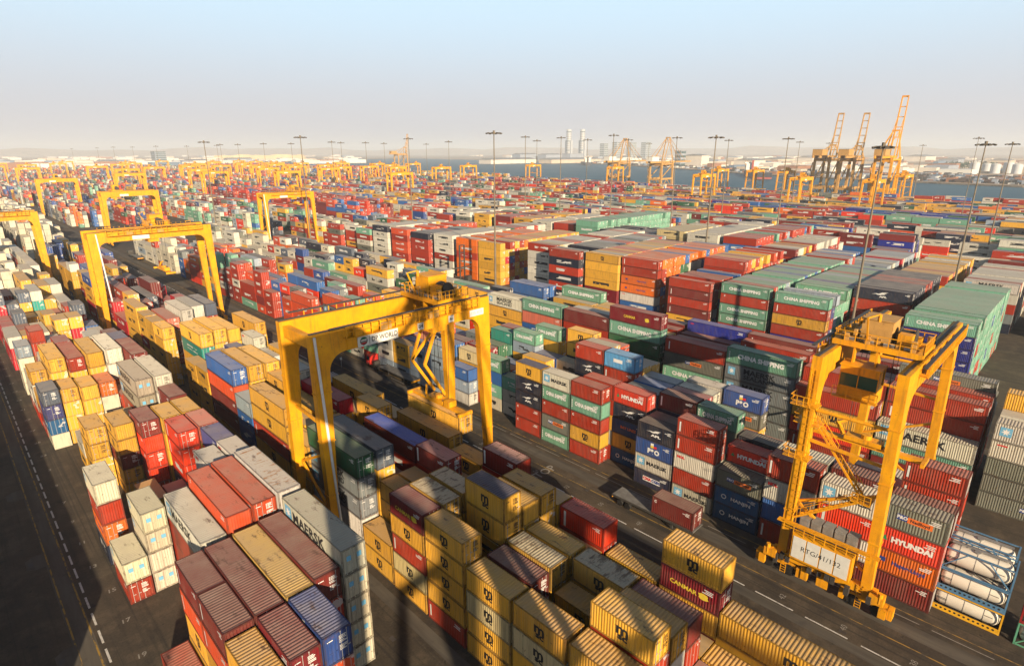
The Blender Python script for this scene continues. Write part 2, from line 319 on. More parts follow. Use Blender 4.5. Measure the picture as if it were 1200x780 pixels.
# ------------------------------------------------------------------ shipping containers: the list of every box in the yard
LS, LL = 6.06, 12.19
BOX = []
def stack(block, row, u, v, L, codes, h=2.6, z0=0.0, du=0.0, sid=None):
    n = len(codes)
    for k, c in enumerate(codes):
        BOX.append(dict(block=block, row=row, u=u + L / 2 + random.uniform(-.05, .05), v=v + 1.22 + random.uniform(-.04, .04), L=L, h=h, z=z0 + k * (h + .012), code=c, lev=k, n=n, sid=sid or (block, row, round(u, 1)), door=-1 if random.random() < .8 else 1))
AV = lambda r: 7 + 2.6 * r
BV = lambda r: 29.5 + 2.75 * r
CV = lambda r: 68.1 + 2.75 * r
DV = lambda r: 96.8 + 2.75 * r
S, L = LS, LL
for r, u, l, cs, *h in [  # block A: row, near end, length, liveries from the ground up, box height
    (0, 42.5, L, 'r'), (0, 67.5, S, 'rE', 2.6), (0, 76.6, S, 'korE', 2.75), (0, 117.2, S, 'EHvS', 2.6), (0, 130.3, S, 'RWWy', 2.6), (0, 123.6, S, 'rry', 2.6), (0, 150, S, 'EEEs', 2.6), (0, 137.0, S, 'OWE', 2.6),
    (1, 30.0, L, 'yyyy', 2.75), (1, 42.5, S, 'yyOm', 2.88), (1, 48.7, S, 'yyOm', 2.88), (1, 67.6, S, 'EEEE', 2.55), (1, 96.8, S, 'yyyy', 2.5), (1, 117.6, S, 'yyyy', 2.5), (1, 126.2, L, 'rRWyy', 2.62), (1, 75.5, S, 'm'), (1, 104, S, 'yE'),
    (2, 36.0, S, 'rrrd', 2.95), (2, 42.4, L, 'rrrm', 2.93), (2, 55.8, L, 'orrw', 2.86), (2, 91.4, S, 'yymyy', 2.3), (2, 115.8, S, 'yyyy', 2.55), (2, 124.3, L, 'yyyyr', 2.62), (2, 98, L, 'yE'), (2, 79, S, 'ry'),
    (3, 35.9, S, 'rrOP', 3.0), (3, 42.4, L, 'yyyY', 2.97), (3, 55.8, L, 'rrrOO', 2.62), (3, 88.5, S, 'rRRRm', 2.45), (3, 115.6, S, 'yEEo', 2.55), (3, 122.0, L, 'yyyyy', 2.8), (3, 95.5, L, 'yry'), (3, 70, L, 'rr'),
    (4, 42.4, L, 'rrrm', 3.05), (4, 55.7, L, 'rrrOO', 2.68), (4, 68.1, S, 'rrryW', 2.5), (4, 80.4, S, 'kkRRR', 2.52), (4, 87.5, S, 'yyyyy', 2.47), (4, 100.9, L, 'ryrZZ', 2.83), (4, 120.5, L, 'yyoWW', 2.9), (4, 114.0, S, 'ryr'), (4, 74.5, S, 'rr'),
    (5, 42.1, L, 'EEEEw', 2.76), (5, 55.3, L, 'WyrrU', 2.78), (5, 67.7, S, 'yyyyW', 2.6), (5, 73.9, S, 'RyyRv', 2.55), (5, 80.3, S, 'yyyyp', 2.55), (5, 87.3, S, 'yyyyy', 2.5), (5, 93.8, S, 'rymrm', 2.55), (5, 100.3, L, 'orrWW', 2.88), (5, 114.2, L, 'yyyrm', 2.9), (5, 127.1, S, 'yyryv', 2.85), (5, 133.4, S, 'yyrym', 2.7)]:
    stack('A', r, u, AV(r), l, cs, h[0] if h else 2.6)
bb = lambda k: 17.4 + 6.43 * k
for r, u, l, cs, *h in [
    (5, 5.1, L, 'yyy', 2.78), (4, 5.1, L, 'ry'), (3, 5.1, L, 'yr'),
    (0, bb(0), S, 'yyyy', 2.55), (1, bb(0), S, 'yryry', 2.52), (2, bb(0), S, 'yyWy', 2.75), (3, bb(0), S, 'yyrm', 2.55), (4, bb(0), S, 'yy'), (5, bb(0), S, 'mmydy', 2.56),
    (0, bb(1), S, 'yyQy', 2.55), (1, bb(1), S, 'yy'), (2, bb(1), S, 'yyy'), (3, bb(1), S, 'yyyq', 2.55), (4, bb(1), S, 'yQ'), (5, bb(1), S, 'yyy', 2.55),
    (0, bb(2), S, 'yyQy', 2.5), (1, bb(2), S, 'yyrm', 2.52), (2, bb(2), S, 'yyyq', 2.56), (3, bb(2), S, 'yyyy', 2.54), (4, bb(2), S, 'yyy', 2.6), (5, bb(2), S, 'ydrR', 2.6),
    (0, bb(3), S, 'ryyyy', 2.48), (1, bb(3), S, 'yr'), (2, bb(3), S, 'yyyyT', 2.95), (3, bb(3), S, 'yyyyy', 2.52), (4, bb(3), S, 'yyyyy', 2.53), (5, bb(3), S, 'yyyy', 2.57),
    (0, bb(4), S, 'yQryd', 2.48), (1, bb(4), S, 'yyyyq', 2.48), (2, bb(4), S, 'yyyyq', 2.5), (3, bb(4), S, 'yyy'), (4, bb(4), S, 'yyy'), (5, bb(4), S, 'yryre', 2.54),
    (0, bb(5), S, 'yy'), (1, bb(5), S, 'yyyy', 2.48), (2, bb(5), S, 'yyyy', 2.45), (3, bb(5), S, 'rrrrD', 2.54), (4, bb(5), S, 'yyy', 2.6), (5, bb(5), S, 'yyyy', 2.5),
    (0, bb(6), L, 'kWggC', 2.76), (1, bb(6), L, 'yyyyS', 2.76), (2, bb(6), L, 'rrd', 2.6), (3, bb(6), L, 'rrrrX', 2.46), (4, bb(6), L, 'yy'), (5, bb(6), L, 'yyyy', 2.86),
    (0, bb(8), S, 'yyyy', 2.6), (1, bb(8), S, 'yryy', 2.65), (2, bb(8), S, 'yyyy', 2.7), (3, bb(8), S, 'yyr'), (4, bb(8), S, 'yyyyy', 2.49), (5, bb(8), S, 'yyyy', 2.5),
    (0, bb(9), L, 'yyryy', 2.76), (1, bb(9), L, 'yyry', 2.6), (2, bb(9), L, 'yyyy', 2.75), (3, bb(9), L, 'ryyyK', 2.48), (4, bb(9), L, 'yryy', 2.4), (5, bb(9), L, 'yyyy', 2.85),
    (0, bb(11), S, 'rPBs', 2.65), (1, bb(11), S, 'yyy'), (2, bb(11), S, 'yyyyy', 2.54), (3, bb(11), S, 'yyryW', 2.74), (4, bb(11), S, 'yyry'), (5, bb(11), S, 'yrym', 2.55),
    (0, bb(12), L, 'ymmOB', 2.86), (1, bb(12), L, 'yyyyy', 2.86), (2, bb(12), L, 'yryyy', 2.82), (3, bb(12), L, 'yyry', 2.6), (4, bb(12), L, 'yyy'), (5, bb(12), L, 'yryy', 2.4),
    (0, bb(14), S, 'yyyy', 2.6), (1, bb(14), S, 'yyryy', 2.5), (2, bb(14), S, 'yyyyv', 2.6), (3, bb(14), S, 'yyyy', 2.9), (4, bb(14), S, 'yyyW', 2.6), (5, bb(14), S, 'yyyy', 2.8),
    (0, bb(15), S, 'yyyy', 2.5), (1, bb(15) + 4.5, L, 'mmyty', 2.9), (2, bb(15) + 5, L, 'yyryy', 2.94), (3, bb(15) + 5.3, L, 'yyyyy', 2.83), (4, bb(15), S, 'yrysW', 2.6), (5, bb(15) + 6.2, L, 'yyyyy', 2.82),
    (0, 133.6, S, 'yyyyy', 2.6), (0, 140.1, S, 'yyyyy', 2.6), (0, 146.5, S, 'yyryy', 2.62), (0, 153, L, 'yyyyy', 2.75), (1, 139.5, L, 'yrmyp', 2.66), (2, 138.9, L, 'ryyyW', 2.98), (3, 140.4, L, 'yryyW', 2.98), (4, 140.6, L, 'yyrrS', 3.0), (5, 140, S, 'yyy'), (5, 147, S, 'yy')]:
    stack('B', r, u, BV(r), l, cs, h[0] if h else 2.6)
cc = lambda k: 4.9 + 6.35 * k
for r, u, l, cs, *h in [
    (0, cc(0), S, 'mohG', 2.83), (1, cc(0), S, 'rGrm', 2.75), (3, cc(0), S, 'rrrrr', 2.6),
    (0, cc(1), S, 'mWRw', 2.8), (1, cc(1), S, 'rrWm', 2.95), (4, cc(1), S, 'rrR', 2.6), (5, cc(1), S, 'WGW', 2.6),
    (0, cc(2), S, 'rBWr', 3.0), (1, cc(2), S, 'yrrW', 3.0), (3, cc(2), S, 'ry'), (4, cc(2), S, 'GyB'),
    (0, cc(3), S, 'HHG', 2.52), (1, cc(3), S, 'rHWh', 2.5), (2, cc(3), S, 'kwkk', 2.6), (4, cc(3), S, 'ryr'), (5, cc(3), S, 'gG'),
    (0, cc(4), S, 'wrWrr', 2.56), (1, cc(4), S, 'rrG', 2.75), (2, cc(4), S, 'rkrGc', 2.6), (3, cc(4), S, 'rkr', 2.6), (4, cc(4), S, 'yGr'), (5, cc(4), S, 'rgyGP', 2.6),
    (0, cc(5), S, 'xwPk', 2.55), (1, cc(5), S, 'rykk', 2.5), (2, cc(5), S, 'krrkm', 2.6), (3, cc(5), S, 'ryrrK', 2.5), (4, cc(5), S, 'rGyrW', 2.5), (5, cc(5), S, 'yWrCW', 2.55),
    (1, cc(6), S, 'HyJkh', 2.57), (2, cc(6), S, 'ryrrS', 2.45), (3, cc(6), S, 'krkrB', 2.48), (4, cc(6), S, 'yryrs', 2.5), (5, cc(6), S, 'krr'),
    (0, 49.4, S, 'ryrcr', 2.57), (1, 49.1, S, 'rWyrr', 2.6), (2, 49.4, S, 'rrry'), (3, 49.1, S, 'rykrrL', 2.65), (4, 49.2, S, 'yyrrq', 2.7), (5, 49.2, S, 'yryrq', 2.65),
    (0, 55.7, S, 'cGrcw', 2.57), (1, 55.7, S, 'rkrr'), (2, 55.7, S, 'yrr'), (3, 55.4, S, 'ryrkkr', 2.64), (4, 55.6, S, 'rryryq', 2.6), (5, 55.6, S, 'ryrrrO', 2.5),
    (0, 62.1, S, 'rrkkT', 2.57), (1, 62.1, S, 'Wrkk', 2.5), (2, 62.1, S, 'yrk'), (3, 62.1, S, 'rrr'), (4, 62.1, S, 'WkyW'), (5, 61.9, S, 'yrbky'.replace('b', 'P') + 'y', 2.66),
    (1, 68.4, S, 'Wwc', 2.55), (2, 68.4, S, 'rys'), (3, 68.4, S, 'yrry'), (4, 68.3, S, 'rkyP'), (5, 70.2, S, 'ryByyc', 2.5),
    (1, 74.8, S, 'EcBc', 2.57), (2, 74.8, S, 'krr'), (3, 74.8, S, 'ryB'), (4, 73.8, S, 'ryBys' + 'c', 2.3), (0, 81.2, S, 'WsB', 2.5), (1, 81.2, S, 'ryyQ', 2.55), (2, 81.2, S, 'ryrd', 2.6), (3, 81.2, S, 'krrC'), (4, 80.4, S, 'rrPct', 2.55), (5, 80.4, S, 'rrOrr', 2.55)]:
    stack('C', r, u, CV(r), l, cs, h[0] if h else 2.6)
for r, u, l, cs, *h in [
    (0, -7.2, L, 'GGGWw', 2.6), (1, -7.2, L, 'GWWww', 2.65), (2, -7.2, L, 'wwwwwy', 2.6), (3, -7.2, L, 'gwgww'), (4, -7.2, L, 'wgwrG'),
    (0, 6.3, L, 'mcw', 2.87), (1, 6.3, L, 'rrrrr', 2.75), (2, 6.3, L, 'rrrrr', 2.85), (3, 6.4, L, 'rmGrrG', 2.6), (4, 6.4, L, 'rGrrG'), (5, 6.4, L, 'rrGG'),
    (0, 18.8, L, 'rRyr', 2.75), (1, 18.8, L, 'ryRyr', 2.7), (2, 18.8, L, 'yrryr'), (3, 18.8, L, 'ryrrm'), (4, 18.8, L, 'rrwr'), (5, 18.8, L, 'krmwm', 2.75),
    (0, 31.1, L, 'ggggc', 2.92), (1, 31.1, L, 'rkrr'), (2, 31.1, L, 'ryrmr', 2.9), (3, 31.1, L, 'rrrwm', 3.05), (4, 31.1, L, 'kyrr'), (5, 31.1, L, 'ryrr'),
    (0, 43.6, L, 'rccGr', 2.7), (1, 43.6, L, 'ryrrr'), (2, 43.6, L, 'ryrrm', 2.65), (3, 43.6, L, 'ryrVrV', 2.55), (4, 43.6, L, 'rmr'), (5, 43.6, L, 'ryk'),
    (0, 56.9, L, 'ryCCcd', 2.9), (1, 56.5, S, 'ryryy', 2.6), (2, 56.5, S, 'rryrr', 2.7), (3, 56.5, S, 'krrrm', 2.8), (4, 56.5, L, 'ryWrQ'), (1, 62.8, S, 'rryy'), (2, 62.8, S, 'rrrr'), (3, 62.8, S, 'kry'), (5, 56.5, L, 'rrry'),
    (0, 69.4, L, 'yrrrm', 2.9), (1, 69.4, L, 'yrrWW', 2.85), (2, 69.4, L, 'yryyy', 2.75), (3, 69.4, L, 'yyry', 3.0), (4, 69.4, L, 'ryryy', 2.6), (5, 69.4, L, 'rryyy', 2.6),
    (0, 82.4, L, 'rkBpc', 2.92), (1, 82.4, L, 'ryrr'), (2, 82.4, L, 'ykggw', 2.5), (3, 82.4, L, 'krrg'), (4, 82.2, L, 'rryyq'), (5, 81.8, L, 'yrkCcc', 2.58),
    (0, 94.8, L, 'ryyyw', 2.75), (1, 94.8, L, 'rrygq', 2.7), (2, 94.8, L, 'ryrr'), (3, 95.0, L, 'ryry'), (4, 97.9, L, 'rrybB', 2.95), (5, 98, L, 'rryBB'.replace('b', 'y'), 2.9)]:
    stack('D', r, u, DV(r), l, cs.replace('b', 'B'), h[0] if h else 2.6)

# blocks of stacked empties, one above the other and row behind row
RB = random.Random(11)
def pick(p): return RB.choice(p)
def block(name, u0, v0, rows, n, pal, front=None, h=2.6, var=1, pitch=2.53, l=LL, ends=None):
    for r in range(rows):
        k = n - (RB.random() < .15) * var if r else n
        cs = [pick(pal) for _ in range(k)]
        if r == 0 and front: cs = list(front)
        elif RB.random() < .5: cs[-1] = pal[0]
        stack(name, r, u0, v0 + pitch * r, l, cs, h, sid=(name, r, round(u0, 1)))
block('E1', 13.5, 140, 18, 6, 'cccccVcrcc', 'rVVVVc', 2.6)
block('E2', 28.1, 157, 12, 6, 'krrSkm', 'krkrrk', 2.75)
block('E3', 40.8, 141.5, 20, 6, 'ccccVrvcsc', 'cVryVc'[:4] + 'rc', 2.6)
block('E4', 54.4, 141.5, 26, 6, 'ccccsrBcc', 'crccrc', 2.62)
block('E5', 69.3, 141, 7, 6, 'rmBsryr', 'yymrmr', 2.5)
block('E6', 69.3, 160, 11, 7, 'rrmyOyr', 'ryrrrrr', 2.6)
block('E7', 86.8, 143.5, 17, 7, 'ooOorBCwo', 'BBWoorr', 2.6)
block('E8', 99.6, 142.5, 16, 7, 'yyOqyrwp', 'rddyyyy', 2.6)
block('E9', 113.0, 140.5, 20, 7, 'gsOrwkyp', 'ykrkrkr', 2.6)
block('E10', 126.4, 144.5, 22, 7, 'WWWQrWO', 'WWWWWWr', 2.6)
block('E11', 155, 147, 18, 6, 'yyyBKyor', 'yyyyyy', 2.6)
block('E12', 168.2, 147, 15, 6, 'oowBOr', 'oooroB' [:5] + 'o', 2.6)
block('E13', 184, 148, 22, 6, 'WWWWrWCE', 'WWrWWW', 2.6)
block('E14', 199, 147, 12, 6, 'Scrkct', 'krrrrk', 2.5)
block('E15', 212.5, 146, 16, 6, 'OrRrwO', 'rrOOrO', 2.6)
block('E16', 228, 146, 14, 6, 'WWsyyW', 'yWWWWk', 2.6)
block('E17', 243, 146, 12, 5, 'WyWrGc', None, 2.6)
block('F1', 13, 203, 14, 5, 'wwGrw', 'kgrww', 2.7)
block('F2', 29, 203, 17, 5, 'yyWqr', 'ryyyr', 2.7)
block('F3', 45.5, 203, 17, 5, 'sGWwK', 'wwGwG', 2.7)
block('F4', 60, 203, 12, 5, 'BoWyr', 'moosB', 2.7)
block('F5', 73, 208, 20, 6, 'WmwryR', 'yCWrrm'[:5] + 'm', 2.6)
block('F6', 86, 206, 22, 7, 'rOBcwrsR', 'mrrCBBr', 2.6)
block('F7', 100, 205, 20, 7, 'WWWWE', 'wwwwwww', 2.6)
block('F8', 114, 206, 12, 7, 'QQWyQ', 'kryyQQQ', 2.6)
block('F9', 129, 206, 9, 6, 'kkmrk', 'rmkmkk', 2.6)
block('F10', 143, 207, 9, 6, 'kkr', 'rkkrkk', 2.6)
block('F11', 158, 209, 24, 7, 'ccccc', 'ccccccc', 2.6)
block('F12', 174, 212, 22, 6, 'oOrwyo', 'rwrOrr', 2.6)
block('F13', 188, 212, 18, 6, 'WwwWO', 'wwwwww', 2.6)
block('F14', 203, 214, 16, 6, 'yyWrm', 'yyyyyy', 2.6)
block('F15', 218, 214, 18, 6, 'mrrRm', 'yrmrrm', 2.6)
block('F16', 234, 214, 16, 6, 'yqrWC', 'yyyyyy', 2.6)
block('F17', 250, 214, 20, 6, 'WWwcV', 'wwGwGW', 2.6)
RB = random.Random(23)
def field(name, u0, u1, v0, rows, pal, nlo, nhi, gap=.12, pl=.5, pitch=2.7, skip=()):
    """rows of mixed boxes filling one strip of the yard"""
    base = pick(pal)
    for r in range(rows):
        u = u0 + RB.uniform(0, .4)
        while u < u1 - 6:
            l = LL if RB.random() < pl and u + LL < u1 else LS
            if RB.random() > gap and not any(a < u + l and u < b for a, b in skip):
                n = RB.randint(nlo, nhi); base = pick(pal) if RB.random() < .38 else base
                stack(name, r, u, v0 + pitch * r, l, [pick(pal) if RB.random() < .36 else base for _ in range(n)], 2.6)
            u += l + .36
MIX = 'rrrRmOyyokcCBPWwEGgsST'
field('A', 235, 330, 7, 6, 'EWEWEsWr', 3, 5, pl=.3, pitch=2.6); field('A', 157, 235, 7, 6, 'yyyyErWWBtrSK', 3, 5, pl=.4, pitch=2.6); field('A', 137, 157, 9.6, 5, 'yyEErWyC', 3, 5, pl=.3, pitch=2.6)
field('B', 166, 330, 29.5, 6, 'yyyyyrmWSPrK', 3, 5, pl=.5)
field('C', 88, 262, 68.1, 6, 'rrRmOyyokcBPWgsmO', 3, 5, gap=.06, pl=.12); field('C', 266, 330, 68.1, 6, 'WEWWEsr', 3, 4, gap=.1, pl=.4)
field('D', 108, 255, 96.8, 6, MIX + 'WwwE', 3, 5, gap=.08, pl=.3); field('D', 258, 330, 96.8, 6, 'WwWEwWGy', 3, 5, gap=.08, pl=.7)
field('E', 258, 330, 146, 8, 'yyWWwrGE', 3, 5, pl=.6); field('E', 258, 330, 175, 6, MIX, 3, 5); field('E', 268, 330, 214, 10, 'rrOWyP', 4, 6, pl=.9)
for i, (v0, pal) in enumerate(((7, 'EEEEWWEr'), (29.5, 'EEEWEWEo'))): field('G', 352, 640, v0, 6, pal, 4, 6, pl=.2, gap=.1)
for i, (v0, pal) in enumerate(((68, 'WWEEk' + MIX), (97, MIX))): field('G', 440 if i else 480, 640, v0, 6, pal, 3, 5, pl=.4)
field('G', 352, 640, 136, 6, 'EWWrk' + MIX, 3, 5); field('G', 352, 640, 163, 6, 'crCBWO' + MIX, 4, 5); field('G', 360, 640, 205, 12, 'rRrBOrm', 4, 6, pl=.9); field('G', 340, 640, 250, 12, 'yyyrWB', 4, 5, pl=.7)
field('F', -10, 10, 203, 6, 'GWrCC', 4, 5, pl=1)
field('F', -10, 340, 268, 10, 'krmCcBVWwyr', 4, 6, pl=1, gap=.04, skip=((40, 52), (95, 104), (150, 160), (238, 246)))
field('H', -10, 340, 312, 8, 'kcCBrmRyWwE', 4, 5, pl=.9, skip=((60, 70),)); field('H', -10, 340, 338, 6, 'rkcygKWOS', 3, 5, pl=.9, skip=((20, 36),)); field('H', -30, 340, 380, 8, MIX, 3, 5, pl=.85); field('H', -30, 340, 405, 8, 'VBBrkCWy', 3, 5, pl=.9)
field('H', -40, 340, 450, 8, MIX + 'yy', 3, 4, pl=.85); field('H', -40, 340, 486, 8, 'yyyyrkCg', 3, 4, pl=.85); field('H', -40, 340, 525, 7, 'yyrRBWo', 3, 4, pl=.85)
field('H', -40, 340, 550, 6, 'rryyoBkC', 2, 4, pl=.8); field('H', -60, 180, 574, 6, 'rryyoBW', 2, 5, pl=.8)
for v0 in (300, 340, 380, 430, 480, 530, 580): field('G', 352, 700, v0, 6, MIX + 'rrWK', 3, 5, pl=.7)
for v0, u0 in ((612, 120), (632, 200), (652, 320), (672, 430), (694, 540)): field('G', u0, 700, v0 - 22, 5, MIX + 'yyy', 2, 4, pl=.8, gap=.2)
for v0 in (7, 33, 68, 97, 136, 170, 205, 240, 280, 320, 360, 410, 460, 520, 580, 640, 690): field('J', 712, 1150, v0, 5, MIX + 'rRWWO', 3, 5, pl=.6, gap=.2)
for v0 in (10, 60, 110, 160, 215, 270, 330, 400, 470, 540, 610, 680, 750, 810): field('J', 1165, 2150, v0, 4, MIX + 'rRWWOO', 3, 5, pl=.95, gap=.25)
field('K', 303, 1100, -28, 6, MIX, 3, 5, pl=.4); field('K', 360, 1100, -56, 6, MIX, 3, 5, pl=.4); field('K', 37.5, 300, -33.5, 9, MIX, 5, 5, pl=.5, gap=0)
tankpos = [(-1.25, 0, 0), (-1.25, 0, 1), (-1.25, 0, 2)]
# ------------------------------------------------------------------ which 300 boxes show largest in the photograph
PW, PH = 768, 499
def view(pts):
    d = np.asarray(pts, float) - np.array([0, 0, CAMH])
    x = d @ np.array(RT); y = d @ np.array(UP); z = d @ np.array(FW); f = 683.5 * PW / 1200
    zz = np.maximum(z, .01)
    return np.stack([PW / 2 + f * x / zz, PH / 2 - f * y / zz, 1 / zz], -1), z
zb = np.zeros((PH, PW)); ib = np.full((PH, PW), -1, int)
def raster(q, idx):
    x0, x1 = int(max(0, math.floor(q[:, 0].min()))), int(min(PW - 1, math.ceil(q[:, 0].max())))
    y0, y1 = int(max(0, math.floor(q[:, 1].min()))), int(min(PH - 1, math.ceil(q[:, 1].max())))
    if x1 < x0 or y1 < y0: return
    X, Y = np.meshgrid(np.arange(x0, x1 + 1) + .5, np.arange(y0, y1 + 1) + .5)
    a = 0
    for i in range(4):
        j = (i + 1) % 4; a += q[i, 0] * q[j, 1] - q[j, 0] * q[i, 1]
    if abs(a) < .05: return
    m = np.ones(X.shape, bool); sg = 1 if a > 0 else -1
    for i in range(4):
        j = (i + 1) % 4
        m &= sg * ((q[j, 0] - q[i, 0]) * (Y - q[i, 1]) - (q[j, 1] - q[i, 1]) * (X - q[i, 0])) >= 0
    if not m.any(): return
    A = np.c_[q[:3, 0], q[:3, 1], np.ones(3)]
    if abs(np.linalg.det(A)) < 1e-6: return
    w = np.linalg.solve(A, q[:3, 2]); iz = w[0] * X + w[1] * Y + w[2]
    sub = zb[y0:y1 + 1, x0:x1 + 1]; m &= iz > sub
    sub[m] = iz[m]; ib[y0:y1 + 1, x0:x1 + 1][m] = idx
for i, b in enumerate(BOX):
    u0, u1, v0, v1, z0, z1 = b['u'] - b['L'] / 2, b['u'] + b['L'] / 2, b['v'] - 1.22, b['v'] + 1.22, b['z'], b['z'] + b['h']
    P = lambda u, v, z: (v, u, z)
    ue = u0 if u0 > 0 else u1; ve = v0 if v0 > 0 else v1
    Q = [(P(u0, v0, z1), P(u1, v0, z1), P(u1, v1, z1), P(u0, v1, z1)), (P(u0, ve, z0), P(u1, ve, z0), P(u1, ve, z1), P(u0, ve, z1)), (P(ue, v0, z0), P(ue, v1, z0), P(ue, v1, z1), P(ue, v0, z1))]
    p, z = view([c for q in Q for c in q])
    if z.min() < 1: continue
    for k in range(3): raster(p[4 * k:4 * k + 4], i * 3 + k)
cnt = np.bincount(ib[ib >= 0], minlength=3 * len(BOX)).reshape(-1, 3)
area = cnt.sum(1)
order = np.argsort(-area)
CH = [int(i) for i in order[:300] if area[i] > 0]
for i, b in enumerate(BOX): b['face'] = cnt[i]; b['area'] = int(area[i]); b['i'] = i
chosen = set(CH)

# ------------------------------------------------------------------ container parts (meshes shared by every copy)
def corr(u0, u1, at, into, z0, z1, axis, n=None, pitch=.278):
    n = n or max(4, round((u1 - u0) / pitch)); p = (u1 - u0) / n; pr = []
    for i in range(n):
        b = u0 + i * p; pr += [(b, at), (b + .26 * p, at), (b + .5 * p, into), (b + .76 * p, into)]
    pr.append((u1, at)); m = MB()
    if axis == 'v': vs = [(a, w, z) for a, w in pr for z in (z0, z1)]
    elif axis == 'u': vs = [(w, a, z) for a, w in pr for z in (z0, z1)]
    else: vs = [(a, v, w) for a, w in pr for v in (z0, z1)]
    return m.add(vs, [(2 * i, 2 * i + 2, 2 * i + 3, 2 * i + 1) for i in range(len(pr) - 1)])
HH = 2.59
CM = {}
def nomat(mb, name, mat=True):
    m = mb.mesh(name); m.materials.append(None); return m
for Ln in (LS, LL):
    a = Ln / 2; f = MB()
    for su in (-1, 1):
        for sv in (-1, 1):
            f.box(su * a - (.16 if su > 0 else 0), su * a + (.16 if su < 0 else 0), sv * 1.22 - (.16 if sv > 0 else 0), sv * 1.22 + (.16 if sv < 0 else 0), 0, HH)
        f.box(su * a - (.14 if su > 0 else .0), su * a + (.14 if su < 0 else 0), -1.06, 1.06, .02, .18); f.box(su * a - (.14 if su > 0 else .0), su * a + (.14 if su < 0 else 0), -1.06, 1.06, HH - .14, HH - .004)
    for sv in (-1, 1):
        f.box(-a + .16, a - .16, sv * 1.22 - (.1 if sv > 0 else 0), sv * 1.22 + (.1 if sv < 0 else 0), .02, .18); f.box(-a + .16, a - .16, sv * 1.215 - (.08 if sv > 0 else 0), sv * 1.215 + (.08 if sv < 0 else 0), HH - .10, HH - .006)
    f.box(-a + .1, a - .1, -1.12, 1.12, .10, .16)
    CM['frame', Ln] = nomat(f, 'frame')
    CM['sideN', Ln] = nomat(corr(-a + .16, a - .16, -1.202, -1.168, .18, HH - .10, 'v'), 'side_panel'); CM['sideF', Ln] = nomat(corr(-a + .16, a - .16, 1.202, 1.168, .18, HH - .10, 'v'), 'side_panel')
    CM['roof', Ln] = nomat(corr(-a + .14, a - .14, HH - .004, HH - .045, -1.14, 1.14, 'z', n=round(Ln / .36)), 'roof_panel')
    for s_, nm in ((1, 'endF'), (-1, 'endN')):
        CM[nm, Ln] = nomat(corr(-1.06, 1.06, s_ * (a - .02), s_ * (a - .06), .18, HH - .14, 'u', n=8), 'end_panel')
        for q, (v0, v1) in enumerate(((-1.055, -.006), (.006, 1.055))):
            d = corr(v0, v1, s_ * (a - .035), s_ * (a - .06), .19, HH - .15, 'u', n=3)
            CM['door', nm, q, Ln] = nomat(d, 'door')
            for w, fr in enumerate((.25, .75)):
                v = v0 + (v1 - v0) * fr; rd = MB(); rd.tube((s_ * (a + .0), v, .06), (s_ * (a + .0), v, HH - .05), .024, n=6)
                rd.box(s_ * a - .012, s_ * a + .03, v - .02, v + .26, 1.0, 1.06); rd.box(s_ * a - .012, s_ * a + .02, v - .05, v + .05, .10, .17); rd.box(s_ * a - .012, s_ * a + .02, v - .05, v + .05, HH - .16, HH - .10)
                CM['rod', nm, q, w, Ln] = nomat(rd, 'lock_rod')
        for var in range(3):
            d = MB(); rr = random.Random(var * 7 + 3)
            for v0, z, n in ((.12, 2.15, 3), (.12, 1.75, 2), (.12, 1.35, 4), (-.9, 2.15, 1)):
                for k in range(n):
                    wd = rr.uniform(.35, .8); zz = z - .12 * k; d.add([(s_ * (a + .004), v0, zz), (s_ * (a + .004), v0 + wd, zz), (s_ * (a + .004), v0 + wd, zz - .07), (s_ * (a + .004), v0, zz - .07)], [(0, 1, 2, 3)])
            CM['plate', nm, var, Ln] = nomat(d, 'marking')
    for var in range(3):
        d = MB(); rr = random.Random(var + 31)
        for k in range(3):
            x0 = -a + rr.uniform(.5, .8); wd = rr.uniform(.5, 1.1); zz = 2.2 - .17 * k
            d.add([(x0 + wd, -1.206, zz), (x0, -1.206, zz), (x0, -1.206, zz - .09), (x0 + wd, -1.206, zz - .09)], [(0, 1, 2, 3)])
        CM['smark', var, Ln] = nomat(d, 'marking')
